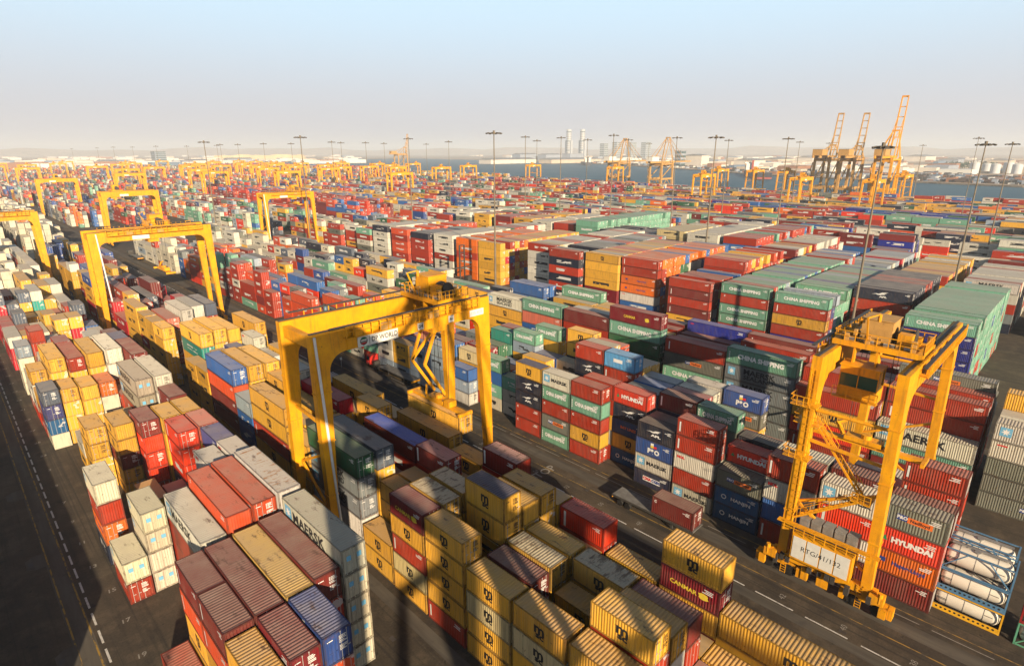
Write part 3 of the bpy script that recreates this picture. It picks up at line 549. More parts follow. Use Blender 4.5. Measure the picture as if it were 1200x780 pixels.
def LET(Ln):
    """lettering of each livery on the side that faces the lanes: list of (part name, mesh, materials)"""
    D = {}; a = Ln / 2; big = Ln > 8; Y = -1.2065; XD, YD = (-1, 0, 0), (0, 0, 1)
    U = lambda fr: a - Ln * fr
    def T(s, size, fr, z, mat, bold=.02, sx=1.0): return ('lettering', put_text(MB(), s, size, (U(fr), Y, z), XD, YD, bold, 0, 'CENTER', sx), [mat])
    def poly(pts, fr, z, k, mat, nm='emblem', dy=0.): return (nm, MB().add([(U(fr) - x * k, Y - dy, z + y * k) for x, y in pts], [tuple(range(len(pts)))]), [mat])
    def rect(fr, z, w, h, mat, dy=0., nm='emblem'): return poly([(-w / 2, -h / 2), (w / 2, -h / 2), (w / 2, h / 2), (-w / 2, h / 2)], fr, z, 1, mat, nm, dy)
    def star(fr, z, k):
        p = []
        for i in range(14):
            r = (.46 if i % 2 == 0 else .2) * k; an = math.pi / 2 + i * math.pi / 7; p.append((r * math.cos(an), r * math.sin(an)))
        return [rect(fr, z, k * 1.12, k * 1.12, M['cyan']), poly(p, fr, z, 1, M['wht'], 'star', .004)]
    D['y'] = D['T'] = D['q'] = D['Q'] = [T('m', 1.55, .52, 1.62, M['ink'], .05, 1.05), T('sc', .88, .53, .94, M['ink'], .045, 1.25)]
    D['w'] = star(.10 if big else .16, 1.45, 1.15) + ([T('MAERSK', 1.25, .5, 1.75, M['ink'], .035, 1.2), T('SEALAND', .95, .5, .85, M['ink'], .02, 1.3)] if big else [T('MAERSK', .8, .6, 1.35, M['ink'], .03, 1.15)])
    D['wL'] = star(.10, 1.5, 1.25) + [T('MAERSK', 1.5, .45, 1.4, M['ink'], .05, 1.2)]
    D['g'] = D['w'] if big else star(.14, 1.5, .9) + [T('MAERSK', .72, .58, 1.6, M['ink'], .02, 1.15), T('SEALAND', .6, .58, .95, M['ink'], .015, 1.2)]
    D['Z'] = D['wL'] if big else D['w']
    D['c'] = [T('CHINA SHIPPING', 1.0 if big else .92, .5, 1.35, M['wht'], .05, 1.05 if big else .62)] + [rect(.045 + .0, .75 + .36 * i, .16, .24, M['wht']) for i in range(4)]
    eagle = [(-1.5, -.1), (-.7, .12), (-.2, .1), (.35, .38), (1.45, .52), (.85, .3), (1.2, .24), (.7, .14), (.9, .02), (.35, -.02), (.1, -.14), (-.45, -.12), (-.75, .0)]
    D['k'] = [poly(eagle, .46, 1.5, .85 if not big else 1.2, M['wht']), T('APL', .5, .52, .95, M['wht'], .03, 1.8)]
    D['d'] = [T('CANMAR', .66, .4, 1.25, M['yel'], .02, 1.0), poly([(.42 * math.cos(i * .5236) * (1 + .25 * (i % 3)), .36 * math.sin(i * .5236)) for i in range(12)], .74, 1.3, 1, M['yel'])]
    fl = []
    for x, y, mt in ((-.5, 0, 'wht'), (0, 0, 'blul'), (-.5, -.38, 'yel'), (0, -.38, 'redl')): fl.append(poly([(x, y), (x + .5, y + .05), (x + .5, y + .43), (x, y + .38)], .5, 1.92, 1, M[mt], 'flag', .001))
    D['P'] = [T('P&O', 1.05, .5, .95, M['wht'], .06, .95)] + fl
    pw = 1.0
    D['G'] = [rect(.42 if big else .33, 1.5, pw, .62, M['blul']), T('P&O', .5, .42 if big else .33, 1.5, M['wht'], .02), rect(.42 + (1.72 / Ln) if big else .33 + 1.62 / Ln, 1.44, 2.3, .62, M['orl']), T('Nedlloyd', .46, .42 + (1.72 / Ln) if big else .33 + 1.62 / Ln, 1.44, M['ink'], .015, 1.05)]
    D['G'][1][1].v = [(x - .004, y, z) for x, y, z in D['G'][1][1].v]; D['G'][3][1].v = [(x - .004, y, z) for x, y, z in D['G'][3][1].v]
    D['h'] = [T('HYUNDAI', .82, .55, 1.3, M['wht'], .05, 1.05), poly([(-.3, -.25), (.3, -.25), (0, .3)], .13, 1.32, 1, M['grn'])]
    ring = [(math.cos(i * .3927), math.sin(i * .3927)) for i in range(16)]
    rm = MB(); rm.add([(U(.22) - x * r, Y, 1.3 + y * r) for r in (.36, .24) for x, y in ring], [(i, (i + 1) % 16, 16 + (i + 1) % 16, 16 + i) for i in range(16)])
    D['H'] = [('emblem', rm, [M['wht']]), T('HANJIN', .68, .6, 1.3, M['wht'], .02, 1.15)]
    D['x'] = [rect(.5, 1.35, 2.9, .75, M['wht']), T('CMA', .62, .38, 1.35, M['redl'], .05, 1.0), T('CGM', .62, .62, 1.35, M['blul'], .05, 1.0)]
    for k in (1, 2): D['x'][k][1].v = [(x - .004, y, z) for x, y, z in D['x'][k][1].v]
    D['J'] = [T('BAY LINES', .62, .5, 1.35, M['orl'], .02, 1.0)]
    D['o'] = [T('Hapag-Lloyd', .62, .58, 1.3, M['blul'], .02, 1.0), rect(.16, 1.4, .7, .5, M['blul'])]
    D['L'] = [rect(.45, 1.4, 1.8, .6, M['wht'])]
    D['W'] = [T('NOL', .5, .17, 1.9, M['redl'], .04, 1.1)] if not big else [rect(.1, 2.05, 1.1, .18, M['redl'])]
    D['E'] = star(.12, 1.5, .9)
    D['D'] = D['e'] = [rect(.06, 1.35, .3, 1.9, M['yel'] if False else M['wht'], nm='marking')]
    D['r'] = [T('C', .5, .09, 1.95, M['wht'], .03)]
    D['rb'] = [rect(.075, 1.3, .22, 1.5, M['wht'], nm='marking')]
    D['R'] = [rect(.12, 1.3, .3, 1.9, M['wht'], nm='marking')]
    D['V'] = [rect(.1, 2.05, 1.2, .3, M['redl'], nm='marking')] if False else [T('CMA', .34, .085, 2.05, M['redl'], .02)]
    return {k: [(nm, (lambda me: (me.materials.clear(), [me.materials.append(x) for x in ms], me)[2])(mb.mesh(nm)), ms) for nm, mb, ms in v] for k, v in D.items()}
LETTER = {LS: LET(LS), LL: LET(LL)}
sq = {}
for Ln in (LS, LL):
    for q in (0, 1):
        m = MB(); m.add([(-Ln / 2 - .004, (-.75 if q == 0 else .3) + y, 1.35 + z) for y, z in ((0, 0), (.45, 0), (.45, .5), (0, .5))], [(0, 1, 2, 3)]); me = m.mesh('emblem'); me.materials.append(M['cyan']); sq[Ln, q] = me
def setmat(o, m, colr):
    o.color = (*colr, 1)
    if m: o.material_slots[0].link = 'OBJECT'; o.material_slots[0].material = m
    return o
def container(b, label=None, group=None, loc=None):
    Ln = b['L']; code = b['code']; rr = random.Random(b.get('i', 5))
    root = thing('shipping_container', loc or (b['u'], b['v'], b['z']), label, 'container', group)
    root.scale.z = (b['h'] - .035) / HH
    k = rr.uniform(.74, 1.12); colr = (k, k * rr.uniform(.96, 1.03), k * rr.uniform(.92, 1.06))
    P = lambda key, nm, m, par=root: setmat(link(nm, CM[key], par), m, colr)
    s_, r_ = smat(code), rmat(code)
    P(('frame', Ln), 'frame', fmat(code)); P(('sideN', Ln), 'side_panel', s_); P(('sideF', Ln), 'side_panel', s_); P(('roof', Ln), 'roof_panel', r_)
    dn, en = ('endN', 'endF') if b['door'] < 0 else ('endF', 'endN')
    P((en, Ln), 'end_panel', s_)
    reef = code in 'EZU' or (code == 'w' and Ln > 8 and b['block'] == 'A')
    for q in (0, 1):
        d = P(('door', dn, q, Ln), 'door', s_)
        for w in (0, 1): P(('rod', dn, q, w, Ln), 'lock_rod', M['rod'] if not reef and rr.random() < .55 else s_, d)
        if reef and dn == 'endN': link('emblem', sq[Ln, q], d)
    if not reef: P(('plate', dn, rr.randint(0, 2), Ln), 'marking', M['wht'] if code not in 'yYqQTwW' else M['ink'])
    key = code
    if code == 'w' and Ln > 8 and (b['block'] == 'A' or rr.random() < .35): key = 'wL'
    if code in 'rmO' : key = rr.choice(['r', 'rb', 'rb', 'none'])
    for nm, me, ms in LETTER[Ln].get(key, []): link(nm, me, root)
    if code not in 'yYqQTwWEZ' : P(('smark', rr.randint(0, 2), Ln), 'marking', M['wht'])
    return root

# ------------------------------------------------------------------ one label for each box, by its look first, then by what lies on it and under it, then by its stack
ORD = ['', 'first', 'second', 'third', 'fourth', 'fifth', 'sixth', 'seventh', 'eighth', 'ninth', 'tenth', 'eleventh', 'twelfth', 'thirteenth', 'fourteenth', 'fifteenth', 'sixteenth', 'seventeenth', 'eighteenth', 'nineteenth', 'twentieth'] + ['%dth' % i for i in range(21, 90)]
NUM = ['', 'one', 'two', 'three', 'four', 'five', 'six', 'seven', 'eight', 'nine', 'ten']
BLK = {'A': 'left block', 'B': 'centre block', 'C': 'truck-lane block', 'D': 'second block past the lane', 'E1': 'green solid block by the right mast', 'E2': 'navy-fronted solid block', 'E3': 'solid block behind the right gantry', 'E4': 'big green-topped solid block', 'E5': 'low maroon-fronted solid block', 'E6': 'raised solid block with red front', 'E7': 'orange-ended solid block', 'E8': 'yellow-fronted solid block', 'E9': 'red-and-navy solid block', 'E10': 'white-fronted solid block', 'E11': 'solid yellow block at the crossing', 'E12': 'solid orange block at the crossing', 'E13': 'whitish solid block at the crossing', 'F7': 'far white solid block', 'F6': 'far red solid block', 'F11': 'far green solid block'}
def level(b):
    t = b['n'] - 1 - b['lev']
    return 'top' if t == 0 else ('second from top' if t == 1 else 'third from top' if t == 2 else 'fourth from top' if t == 3 else 'fifth from top' if t == 4 else 'sixth from top' if t == 5 else 'lowest')
stk = {}
for b in BOX: stk.setdefault((b['sid'], b['L']), []).append(b)
vis = [b for b in BOX if b['area'] > 0]
rows = {}
for b in vis: rows.setdefault((b['block'], b['row']), {}).setdefault(b['sid'], b['u'])
rank = {}
for kx, d in rows.items():
    for n_, sid in enumerate(sorted(d, key=lambda s: d[s])): rank[sid] = n_ + 1
def look(b):
    m = MARKN.get(b['code'], ''); near = b['face'][1] > 40
    return '%s %s container%s' % ('long' if b['L'] > 8 else 'short', NAMEC[b['code']], (' with ' + m) if m and near and b['code'] != 'E' else '')
def around(b, s):
    up = next((x for x in s if x['lev'] == b['lev'] + 1), None); dn = next((x for x in s if x['lev'] == b['lev'] - 1), None)
    t = ''
    if up: t += ' under %s one' % NAMEC[up['code']]
    if dn and dn['area'] > 12: t += (' and' if up else '') + ' on %s one' % NAMEC[dn['code']]
    return t
def cands(b):
    s = stk[(b['sid'], b['L'])]; bl = BLK.get(b['block'], 'far solid block ' + b['block']); lk = look(b); lv = level(b); ar = around(b, s)
    row = 'row %s' % (NUM[b['row'] + 1] if b['row'] < 10 else b['row'] + 1)
    st = '%s stack' % ORD[min(rank.get(b['sid'], 1), 89)]
    yield '%s, %s' % (lk, bl)
    yield '%s%s, %s' % (lk, ar, bl)
    yield '%s, %s, %s' % (lk, lv, bl)
    yield '%s%s, %s, %s' % (lk, ar, lv, bl)
    yield '%s, %s, %s of %s' % (lk, lv, row, bl)
    yield '%s%s, %s, %s' % (lk, ar, row, bl)
    yield '%s, %s in %s, %s, %s' % (lk, lv, st, row, bl)
    yield '%s, %s in %s, %s, %s' % (lk.replace(' with ' + MARKN.get(b['code'], '~'), ''), lv, st, row, bl)
allc = {}
for b in vis:
    for c in set(cands(b)): allc[c] = allc.get(c, 0) + 1
used = set()
def label_of(b):
    for c in cands(b):
        if allc.get(c, 0) == 1 and c not in used and len(c.split()) <= 16: used.add(c); return c
    used.add(c); return c
for i in CH:
    b = BOX[i]; lab = label_of(b); b['label'] = lab[0].upper() * 0 + lab
    container(b, lab, 'stacked shipping containers')

# ------------------------------------------------------------------ the thousands of smaller boxes: one mesh
t = NT('stacked_box_paint')
at = t.n('Attribute', attribute_name='col'); mk = t.n('Attribute', attribute_name='mark'); uv = t.n('Attribute', attribute_name='uvm')
sx = t.n('SeparateXYZ'); t.t.links.new(uv.outputs['Vector'], sx.inputs[0]); p = t.coord(world=True)
n1 = t.noise(p, .35, 5, .6); n2 = t.noise(t.scale(p, (1.2, 1.2, .3)), 1.6, 5, .6); n3 = t.noise(uv.outputs['Vector'], 3.4, 2, .5)
c = t.mix(t.ramp(n2, .5, .75, 0, .4), at.outputs['Color'], (.10, .065, .045))
iss = lambda k: t.math('COMPARE', mk.outputs['Fac'], float(k))
for x in (): pass
def cmpn(k):
    x = t.n('Math', operation='COMPARE'); t.t.links.new(mk.outputs['Fac'], x.inputs[0]); x.inputs[1].default_value = k; x.inputs[2].default_value = .25; return x.outputs[0]
X, Y = sx.outputs[0], sx.outputs[1]
band = t.math('MULTIPLY', t.math('MULTIPLY', t.math('GREATER_THAN', Y, .36), t.math('LESS_THAN', Y, .68)), t.math('MULTIPLY', t.math('GREATER_THAN', X, .26), t.math('LESS_THAN', X, .76)))
let = t.math('MULTIPLY', band, t.math('GREATER_THAN', n3, .47))
c = t.mix(t.math('MULTIPLY', cmpn(1), let), c, (.62, .60, .56)); c = t.mix(t.math('MULTIPLY', cmpn(2), let), c, (.03, .03, .03))
rod = t.math('LESS_THAN', t.math('ABSOLUTE', t.math('SUBTRACT', t.math('FRACT', t.math('MULTIPLY', X, 4.0)), .5)), .09)
pl = t.math('MULTIPLY', t.math('MULTIPLY', t.math('GREATER_THAN', Y, .45), t.math('GREATER_THAN', X, .52)), t.math('GREATER_THAN', n3, .55))
c = t.mix(t.math('MULTIPLY', cmpn(3), t.math('MULTIPLY', rod, .45)), c, (.40, .38, .35)); c = t.mix(t.math('MULTIPLY', cmpn(3), t.math('MULTIPLY', pl, .7)), c, (.58, .56, .52))
c = t.mix(t.math('MULTIPLY', cmpn(0), t.ramp(n1, .3, .7, .35, .65)), c, (.42, .36, .285))
edge = t.math('MAXIMUM', t.math('GREATER_THAN', t.math('ABSOLUTE', t.math('SUBTRACT', Y, .5)), .462), 0.0)
c = t.mix(t.math('MULTIPLY', edge, t.math('MULTIPLY', t.math('GREATER_THAN', mk.outputs['Fac'], .5), .5)), c, t.mix(1.0, c, (.45, .42, .4), 'MULTIPLY'))
M['bulk'] = t.done(c, .55, .3)
rest = [b for b in BOX if b['i'] not in chosen and (b['area'] > 0 or b['lev'] >= 0)]
V, F, CC, MK, UV = [], [], [], [], []
rg = random.Random(3)
WL, BL = set('rmdDXeROohKcCtkxPHJBVLSvp'), set('yYTqQwWEZUgs')
for b in rest:
    u0, u1, v0, v1, z0, z1 = b['u'] - b['L'] / 2, b['u'] + b['L'] / 2, b['v'] - 1.22, b['v'] + 1.22, b['z'], b['z'] + b['h']
    o = len(V); V += [(v, u, z) for z in (z0, z1) for v in (v0, v1) for u in (u0, u1)]
    rgb, rf = CODE[b['code']]; k = rg.uniform(.82, 1.15); cs = tuple(x * k for x in srgb(*rgb)); cr = tuple(x * k for x in srgb(*(rf or rgb)))
    lt = (1 if b['code'] in WL else 2) if rg.random() < .8 else 4
    dn = 3 if b['code'] not in 'EUZ' else 4
    for f, m, cx, w in (((4, 5, 7, 6), 0, cr, 0), ((1, 0, 4, 5), lt, cs, b['L']), ((2, 3, 7, 6), lt, cs, b['L']), ((0, 2, 6, 4), dn, cs, 2.44), ((3, 1, 5, 7), 4, cs, 2.44)):
        F.append(tuple(o + i for i in f)); MK.append(m); CC += [(*cx, 1)] * 4; s1 = (b['i'] * .37) % 97
        UV += [(0, 0, s1), (1, 0, s1), (1, 1, s1), (0, 1, s1)] if not w else [(0, 0, s1), (1, 0, s1), (1, 1, s1), (0, 1, s1)]
me = bpy.data.meshes.new('far_container_stacks'); me.from_pydata(V, [], F)
ca = me.attributes.new('col', 'FLOAT_COLOR', 'CORNER'); ca.data.foreach_set('color', np.array(CC, dtype=np.float32).ravel())
ma = me.attributes.new('mark', 'FLOAT', 'FACE'); ma.data.foreach_set('value', np.array(MK, dtype=np.float32))
ua = me.attributes.new('uvm', 'FLOAT_VECTOR', 'CORNER'); ua.data.foreach_set('vector', np.array(UV, dtype=np.float32).ravel())
bm = bmesh.new(); bm.from_mesh(me); bmesh.ops.recalc_face_normals(bm, faces=bm.faces); bm.to_mesh(me); bm.free()
me.materials.append(M['bulk'])
tag(link('container_stacks', me), kind='stuff')
print('boxes', len(BOX), 'visible', len(vis), 'built', len(CH), 'smallest', int(area[CH[-1]]), 'labels', len(used))

# ------------------------------------------------------------------ rubber-tyred gantry cranes
def rail(mb, a, b, h=1.1, n=6, t=.05):
    a = Vector(a); b = Vector(b); up = Vector((0, 0, h))
    for k in range(n + 1):
        p = a.lerp(b, k / n); mb.bar(p, p + up, t)
    mb.bar(a + up, b + up, t); mb.bar(a + up * .5, b + up * .5, t * .8)
    return mb
def rtg(u, v, label, g=24.7, H=28.5, hs=3.7, detail=1, trol=.7, spz=16., mat=None, mirror=1, group='yellow yard gantry cranes', house_side=-1):
    Y = mat or M['rtg']; root = thing('gantry_crane', (u, v, 0), label, 'gantry crane', group)
    gh = 2.6; c = g / 2
    for su in (-1, 1):
        for sv in (-1, 1):
            o, ib_, it, ar = sv * (c + .95), sv * (c + .0), sv * (c - .95), 2.1
            arc = [(it - sv * ar * (1 - math.cos(k * math.pi / 12)), H - gh - ar + ar * math.sin(k * math.pi / 12)) for k in range(7)]
            pts = [(o, 3.0), (sv * (c + .98), H)] + [(arc[-1][0], H)] + arc[::-1] + [(ib_, 3.0)]
            m = MB(); m.prism(pts, 'u', su * hs - .5, su * hs + .5)
            m.v = [(x, y + (1 - (z - 3) / (H - 3)) * .55 * su, z) for x, y, z in m.v]
            m.build('leg', Y, root)
        if detail:
            for sv in (-1, 1):
                fl = MB()
                for zf in (8.5, 15.5, 21.5):
                    k_ = (zf - 3) / (H - 3); o_ = sv * (c + .95 + .03 * k_); i_ = sv * (c - .95 * min(1, k_ * 1.25)); uu = su * hs + (1 - k_) * .55 * su
                    fl.box(uu - .58, uu + .58, min(o_, i_) - .07, max(o_, i_) + .07, zf, zf + .16)
                fl.build('flange', Y, root)
        m = MB(); e = c - .95 - 2.1 - .002; m.box(su * hs - .5, su * hs + .5, -e, e, H - gh, H); gd = m.build('girder', Y, root)
        m = MB(); m.box(su * hs - .12, su * hs + .12, -c - .9, c + .9, H + .01, H + .16); m.build('trolley_rail', M['dark'], root)
        if detail:
            w = MB()
            for k in range(13): q = -e + .4 + k * (2 * e - .8) / 12; w.box(su * (hs + .502), su * (hs + .56), q - .05, q + .05, H - gh + .02, H - 1.1)
            w.build('stiffener', Y, gd)
            w = MB(); w.box(su * (hs + .52), su * (hs + 1.35), -c + 3, c - 1.5, H - 1.08, H - 1.0); w.build('walkway', Y, gd)
            w = rail(MB(), (su * (hs + 1.3), -c + 3, H - 1.0), (su * (hs + 1.3), c - 1.5, H - 1.0), 1.45, 18, .11); w.build('handrail', Y, gd)
            w = MB(); w.box(su * (hs + 1.05), su * (hs + 1.4), -c + 1, c - 3, H + .46, H + .6); w.build('cable_tray', M['dark'], gd)
            for k in range(5):
                q = -c + 4 + k * 3.6; b = MB(); b.box(su * (hs + .95), su * (hs + 1.25), q, q + 1.5, H - .97, H - .1); b.build('cable_box', M['rtg_pale'] if k % 2 else Y, gd)
    for sv in (-1, 1):
        m = MB()
        if detail < 2: m.box(-hs + .5, hs - .5, sv * (c + .2) - .4, sv * (c + .2) + .4, H - 1.9, H - .5)
        else: m.tube((-hs + .5, sv * (c + .2), H - 6.2), (hs - .5, sv * (c + .2), H - 6.2), .2, n=8)
        m.build('end_tie', Y, root)
        m = MB(); m.box(-hs - 1.6, hs + 1.6, sv * (c + .45) - .45, sv * (c + .45) + .45, 2.1, 3.0); sl = m.build('sill_beam', Y, root)
        for su in (-1, 1):
            bu = su * (hs + .75)
            m = MB(); m.box(bu - 2.0, bu + 2.0, sv * (c + .45) - .28, sv * (c + .45) + .28, 1.15, 1.75); m.box(bu - .5, bu + .5, sv * (c + .45) - .35, sv * (c + .45) + .35, 1.752, 2.098)
            bg = m.build('bogie', Y, root)
            for k in (-1, 1):
                m = MB(); m.lathe((bu + k * 1.25, sv * (c + .45) - .32, .78), (0, 1, 0), [(0, .3), (0, .68), (.08, .78), (.56, .78), (.64, .68), (.64, .3)], 16); m.build('wheel', M['black'], bg)
                if detail:
                    m = MB(); m.box(bu + k * 2.35 - .25, bu + k * 2.35 + .25, sv * (c + .45) - .5, sv * (c + .45) + .5, .5, 1.7); m.build('bumper', Y, bg)
            if detail:
                m = MB(); a0 = su * (hs + .1)
                for k in range(9): m.bar((a0 - .28, sv * (c + 1.0), .4 + k * .32), (a0 + .28, sv * (c + 1.0), .4 + k * .32), .045)
                for s in (-.28, .28): m.bar((a0 + s, sv * (c + 1.0), .3), (a0 + s, sv * (c + 1.0), 3.2), .05)
                m.build('ladder', Y, sl)
        for p, q in (((hs, sv * c, 17.5), (-hs, sv * c, 17.0)), ((hs, sv * c, 9.6), (-hs + .2, sv * c, 13.6)), ((hs, sv * c, 9.6), (-hs + .2, sv * c, 4.4))):
            if sv < 0 or detail != 1: MB().bar(p, q, .3, .3).build('diagonal_brace', Y, root)
    tv = -c + 3 + (g - 6) * trol
    m = MB(); m.box(-hs - .4, hs + .4, tv - 2.6, tv - 2.1, H + .17, H + .75); m.box(-hs - .4, hs + .4, tv + 2.1, tv + 2.6, H + .17, H + .75)
    for s in (-1, 1): m.box(s * hs - .3, s * hs + .3, tv - 2.1, tv + 2.1, H + .17, H + .75)
    m.box(-hs + .3, hs - .3, tv - 2.1, tv + 2.1, H + .5, H + .6); tr = m.build('trolley', Y, root)
    m = MB(); m.box(-1.0, 1.9, tv - 1.6, tv + 1.5, H + .62, H + 3.3); m.box(-1.1, 2.0, tv - 1.7, tv + 1.6, H + 3.302, H + 3.4); m.build('machinery_house', M['rtg_pale'] if detail > 1 else Y, tr)
    m = MB(); m.box(-2.9, -1.6, tv - 1.8, tv - .6, H + .62, H + 2.3); m.build('electrical_cabinet', Y, tr)
    m = MB(); m.lathe((-2.9, tv + .1, H + 1.6), (1, 0, 0), [(0, 1.05), (.12, 1.05), (.12, .8), (1.4, .8), (1.4, 1.05), (1.52, 1.05)], 20); m.build('winch_drum', M['dark'], tr)
    if detail:
        m = MB(); m.box(-3.2, -2.2, tv + 1.3, tv + 2.0, H + .62, H + 1.5); m.tube((2.3, tv - .6, H + 1.2), (3.3, tv - .6, H + 1.2), .45, n=12); m.build('hoist_motor', Y, tr)
        w = MB()
        for a, b in (((-hs - .3, tv - 2.55), (hs + .3, tv - 2.55)), ((-hs - .3, tv + 2.55), (hs + .3, tv + 2.55)), ((-hs - .3, tv - 2.55), (-hs - .3, tv + 2.55)), ((hs + .3, tv - 2.55), (hs + .3, tv + 2.55))): rail(w, (*a, H + .75), (*b, H + .75), 1.1, 8, .07)
        w.build('handrail', Y, tr)
        rq = random.Random(int(u)); m = MB()
        for k in range(22):
            a, b_ = rq.uniform(-hs, hs), tv + rq.choice([-1, 1]) * rq.uniform(1.3, 2.4); m.box(a - rq.uniform(.1, .4), a + rq.uniform(.1, .4), b_ - .2, b_ + .25, H + .76, H + 1.0 + rq.uniform(0, 1.0))
        m.build('trolley_gear', M['rtg_pale'], tr)
        m = MB()
        for k in range(4): m.tube((-hs + .5 + k * 1.9, tv - 1.9, H + .9), (-hs + 1.5 + k * 1.9, tv - 1.9, H + .9), .28, n=8)
        m.build('motor', M['steel'], tr)
        m = MB(); m.bar((1.0, tv - 2.2, H + .7), (1.0, tv - 3.6, H + 3.9), .16); m.bar((1.0, tv - 3.6, H + 3.9), (.2, tv - 2.4, H + 4.2), .13); m.tube((.2, tv - 2.4, H + 4.2), (.2, tv - 2.4, H + 3.4), .18, n=8); m.build('service_jib', Y, tr)
    m = MB(); cu = .9 if detail > 1 else -2.0; cv = tv - 2.2; z0, z1 = (H - 5.6, H - 1.6) if detail > 1 else (H - 3.5, H - .75); zs = z0 + (z1 - z0) * .38
    m.box(cu - 1.9, cu + 1.9, cv - 1.2, cv - 1.1, z0 + .1, zs); m.box(cu - 1.9, cu + 1.9, cv - 1.2, cv + 1.3, z0, z0 + .1); m.box(cu - 2.0, cu + 2.0, cv - 1.3, cv + 1.4, z1 - .15, z1); m.box(cu - 1.9, cu + 1.9, cv + 1.2, cv + 1.3, z0 + .1, z1 - .15)
    for q in (-1.9, 0, 1.82): m.box(cu + q, cu + q + .08, cv - 1.2, cv - 1.08, zs, z1 - .15)
    m.box(cu - 1.82, cu + 1.82, cv - 1.2, cv - 1.08, z1 - 1.0, z1 - .15)
    for q in (-1.9, 1.82): m.box(cu + q, cu + q + .08, cv - 1.08, cv + 1.2, z0 + .1, zs)
    for q in (-1.2, 1.0): m.box(cu + q, cu + q + .2, cv - .3, cv + .3, z1, H + .17)
    cb = m.build('operator_cabin', Y, root)
    m = MB(); m.box(cu - 1.8, cu + 1.8, cv - 1.07, cv + 1.15, zs, z1 - .16); m.build('window', M['cabglass'], cb)
    if detail > 1:
        m = MB(); rail(m, (cu - 2.2, cv - 1.9, z0 + .4), (cu + 2.2, cv - 1.9, z0 + .4), 1.1, 6, .07); m.box(cu - 2.2, cu + 2.2, cv - 1.95, cv - 1.25, z0 + .3, z0 + .4); m.build('cabin_gallery', Y, cb)
    m = MB(); m.box(-6.0, 6.0, tv - .45, tv + .45, spz, spz + .4)
    for s in (-1, 1): m.box(s * 6.0 - .18, s * 6.0 + .18, tv - 1.2, tv + 1.2, spz - .05, spz + .42)
    sp = m.build('spreader', Y, root)
    m = MB(); m.box(-1.9, 1.9, tv - .75, tv + .75, spz + .45, spz + .95); m.lathe((-.2, tv, spz + .95), (0, 0, 1), [(0, .55), (.5, .55)], 14); m.build('headblock', Y, sp)
    if detail:
        m = MB(); m.bar((2.0, tv - .6, spz + .95), (3.0, tv + .2, spz + 1.9), .35); m.bar((3.0, tv + .2, spz + 1.9), (2.2, tv + .5, spz + 2.3), .3); m.box(-3.4, -2.3, tv - .8, tv + .6, spz + .42, spz + 1.3); m.build('rotation_drive', Y, sp)
    for a in (-1, 1):
        for b in (-1, 1): MB().bar((a * 1.7, tv + b * .6, spz + .95), (a * 1.5, tv + b * 1.2, H + .5), .05).build('hoist_rope', M['dark'], root)
    m = MB(); hv = house_side * (c + .45)
    if detail < 2: m.box(-2.6, 2.2, hv - .95, hv + .75, 3.02, 5.2); m.build('engine_house', Y, root)
    return root, c, hs, H, gh, tv, Y
def sign(root, pu, v0, v1, z0, z1, text, size, mat, name='sign_board'):
    m = MB(); m.box(pu - .06, pu, v0, v1, z0, z1); s = m.build(name, M['white'], root)
    return s
# the near gantry with the white sign, a long box hanging under it
r1, c, hs, H, gh, tv, Y = rtg(63.5, 40.4, 'big yellow gantry with a white lettered sign on its girder, yellow box hanging below', H=28.6, hs=3.9, trol=.88, spz=12.9)
pu = -hs - .53
s = sign(r1, pu, -7.6, -2.0, H - 2.62, H - 1.32, '', 1, None)
put_text(MB(), 'DP WORLD', .86, (pu - .066, -3.9, H - 1.99), (0, 1, 0), (0, 0, 1), .012, 0, 'CENTER', .82).build('lettering', M['ink'], s)
m = MB(); m.box(pu - .066, pu - .062, -6.05, -6.0, H - 2.52, H - 1.42); m.build('divider', M['ink'], s)
gl = MB(); n = 24
gl.add([(pu - .066, -6.8 + .5 * math.cos(i * 2 * math.pi / n), H - 1.97 + .5 * math.sin(i * 2 * math.pi / n)) for i in range(n)], [tuple(range(n))]); gl.build('emblem', M['ink'], s)
for k, mt in enumerate(('grn', 'wht', 'steel', 'redl')):
    z0 = .36 - .2 * k; q = MB(); w0 = math.sqrt(max(.01, .25 - z0 ** 2)) * .92; z1 = z0 - .13; w1 = math.sqrt(max(.01, .25 - z1 ** 2)) * .92
    q.add([(pu - .069 - .001 * k, -6.8 - w0, H - 1.97 + z0), (pu - .069 - .001 * k, -6.8 + w0 * .8, H - 1.97 + z0 + .06), (pu - .069 - .001 * k, -6.8 + w1, H - 1.97 + z1 + .05), (pu - .069 - .001 * k, -6.8 - w1 * .8, H - 1.97 + z1)], [(0, 1, 2, 3)]); q.build('emblem_band', M[mt], s)
for v0, v1, tx, sz in ((1.0, 1.9, 'B4', .72), (6.0, 6.9, 'ibc', .5), (9.7, 12.2, 'TXL 4173', .5)):
    s = sign(r1, pu, v0, v1, H - 2.35, H - 1.45, tx, sz, None); put_text(MB(), tx, sz, (pu - .066, (v0 + v1) / 2, H - 1.9), (0, 1, 0), (0, 0, 1), .012 if tx != 'TXL 4173' else 0).build('lettering', M['ink'] if tx[0] != 'T' else M['wfaint'], s)
m = MB(); m.tube((-hs - .56 - .45, -c + .2, 4.5), (-hs - .62, -c - .55, H - .2), .16, n=8); m.tube((-hs - .9, -c - .35, 4.4), (-hs + 1.2, -c - 1.0, 3.4), .14, n=8); m.build('cable_conduit', M['wht'], r1)
m = MB(); m.box(-1.5, 1.2, -c - 2.0, -c - .5, 3.6, 5.0); m.tube((-2.5, -c - 1.2, 3.4), (-3.4, -c - 1.2, 3.4), .5, n=12); m.build('generator', M['rtg_pale'], r1)
m = MB()
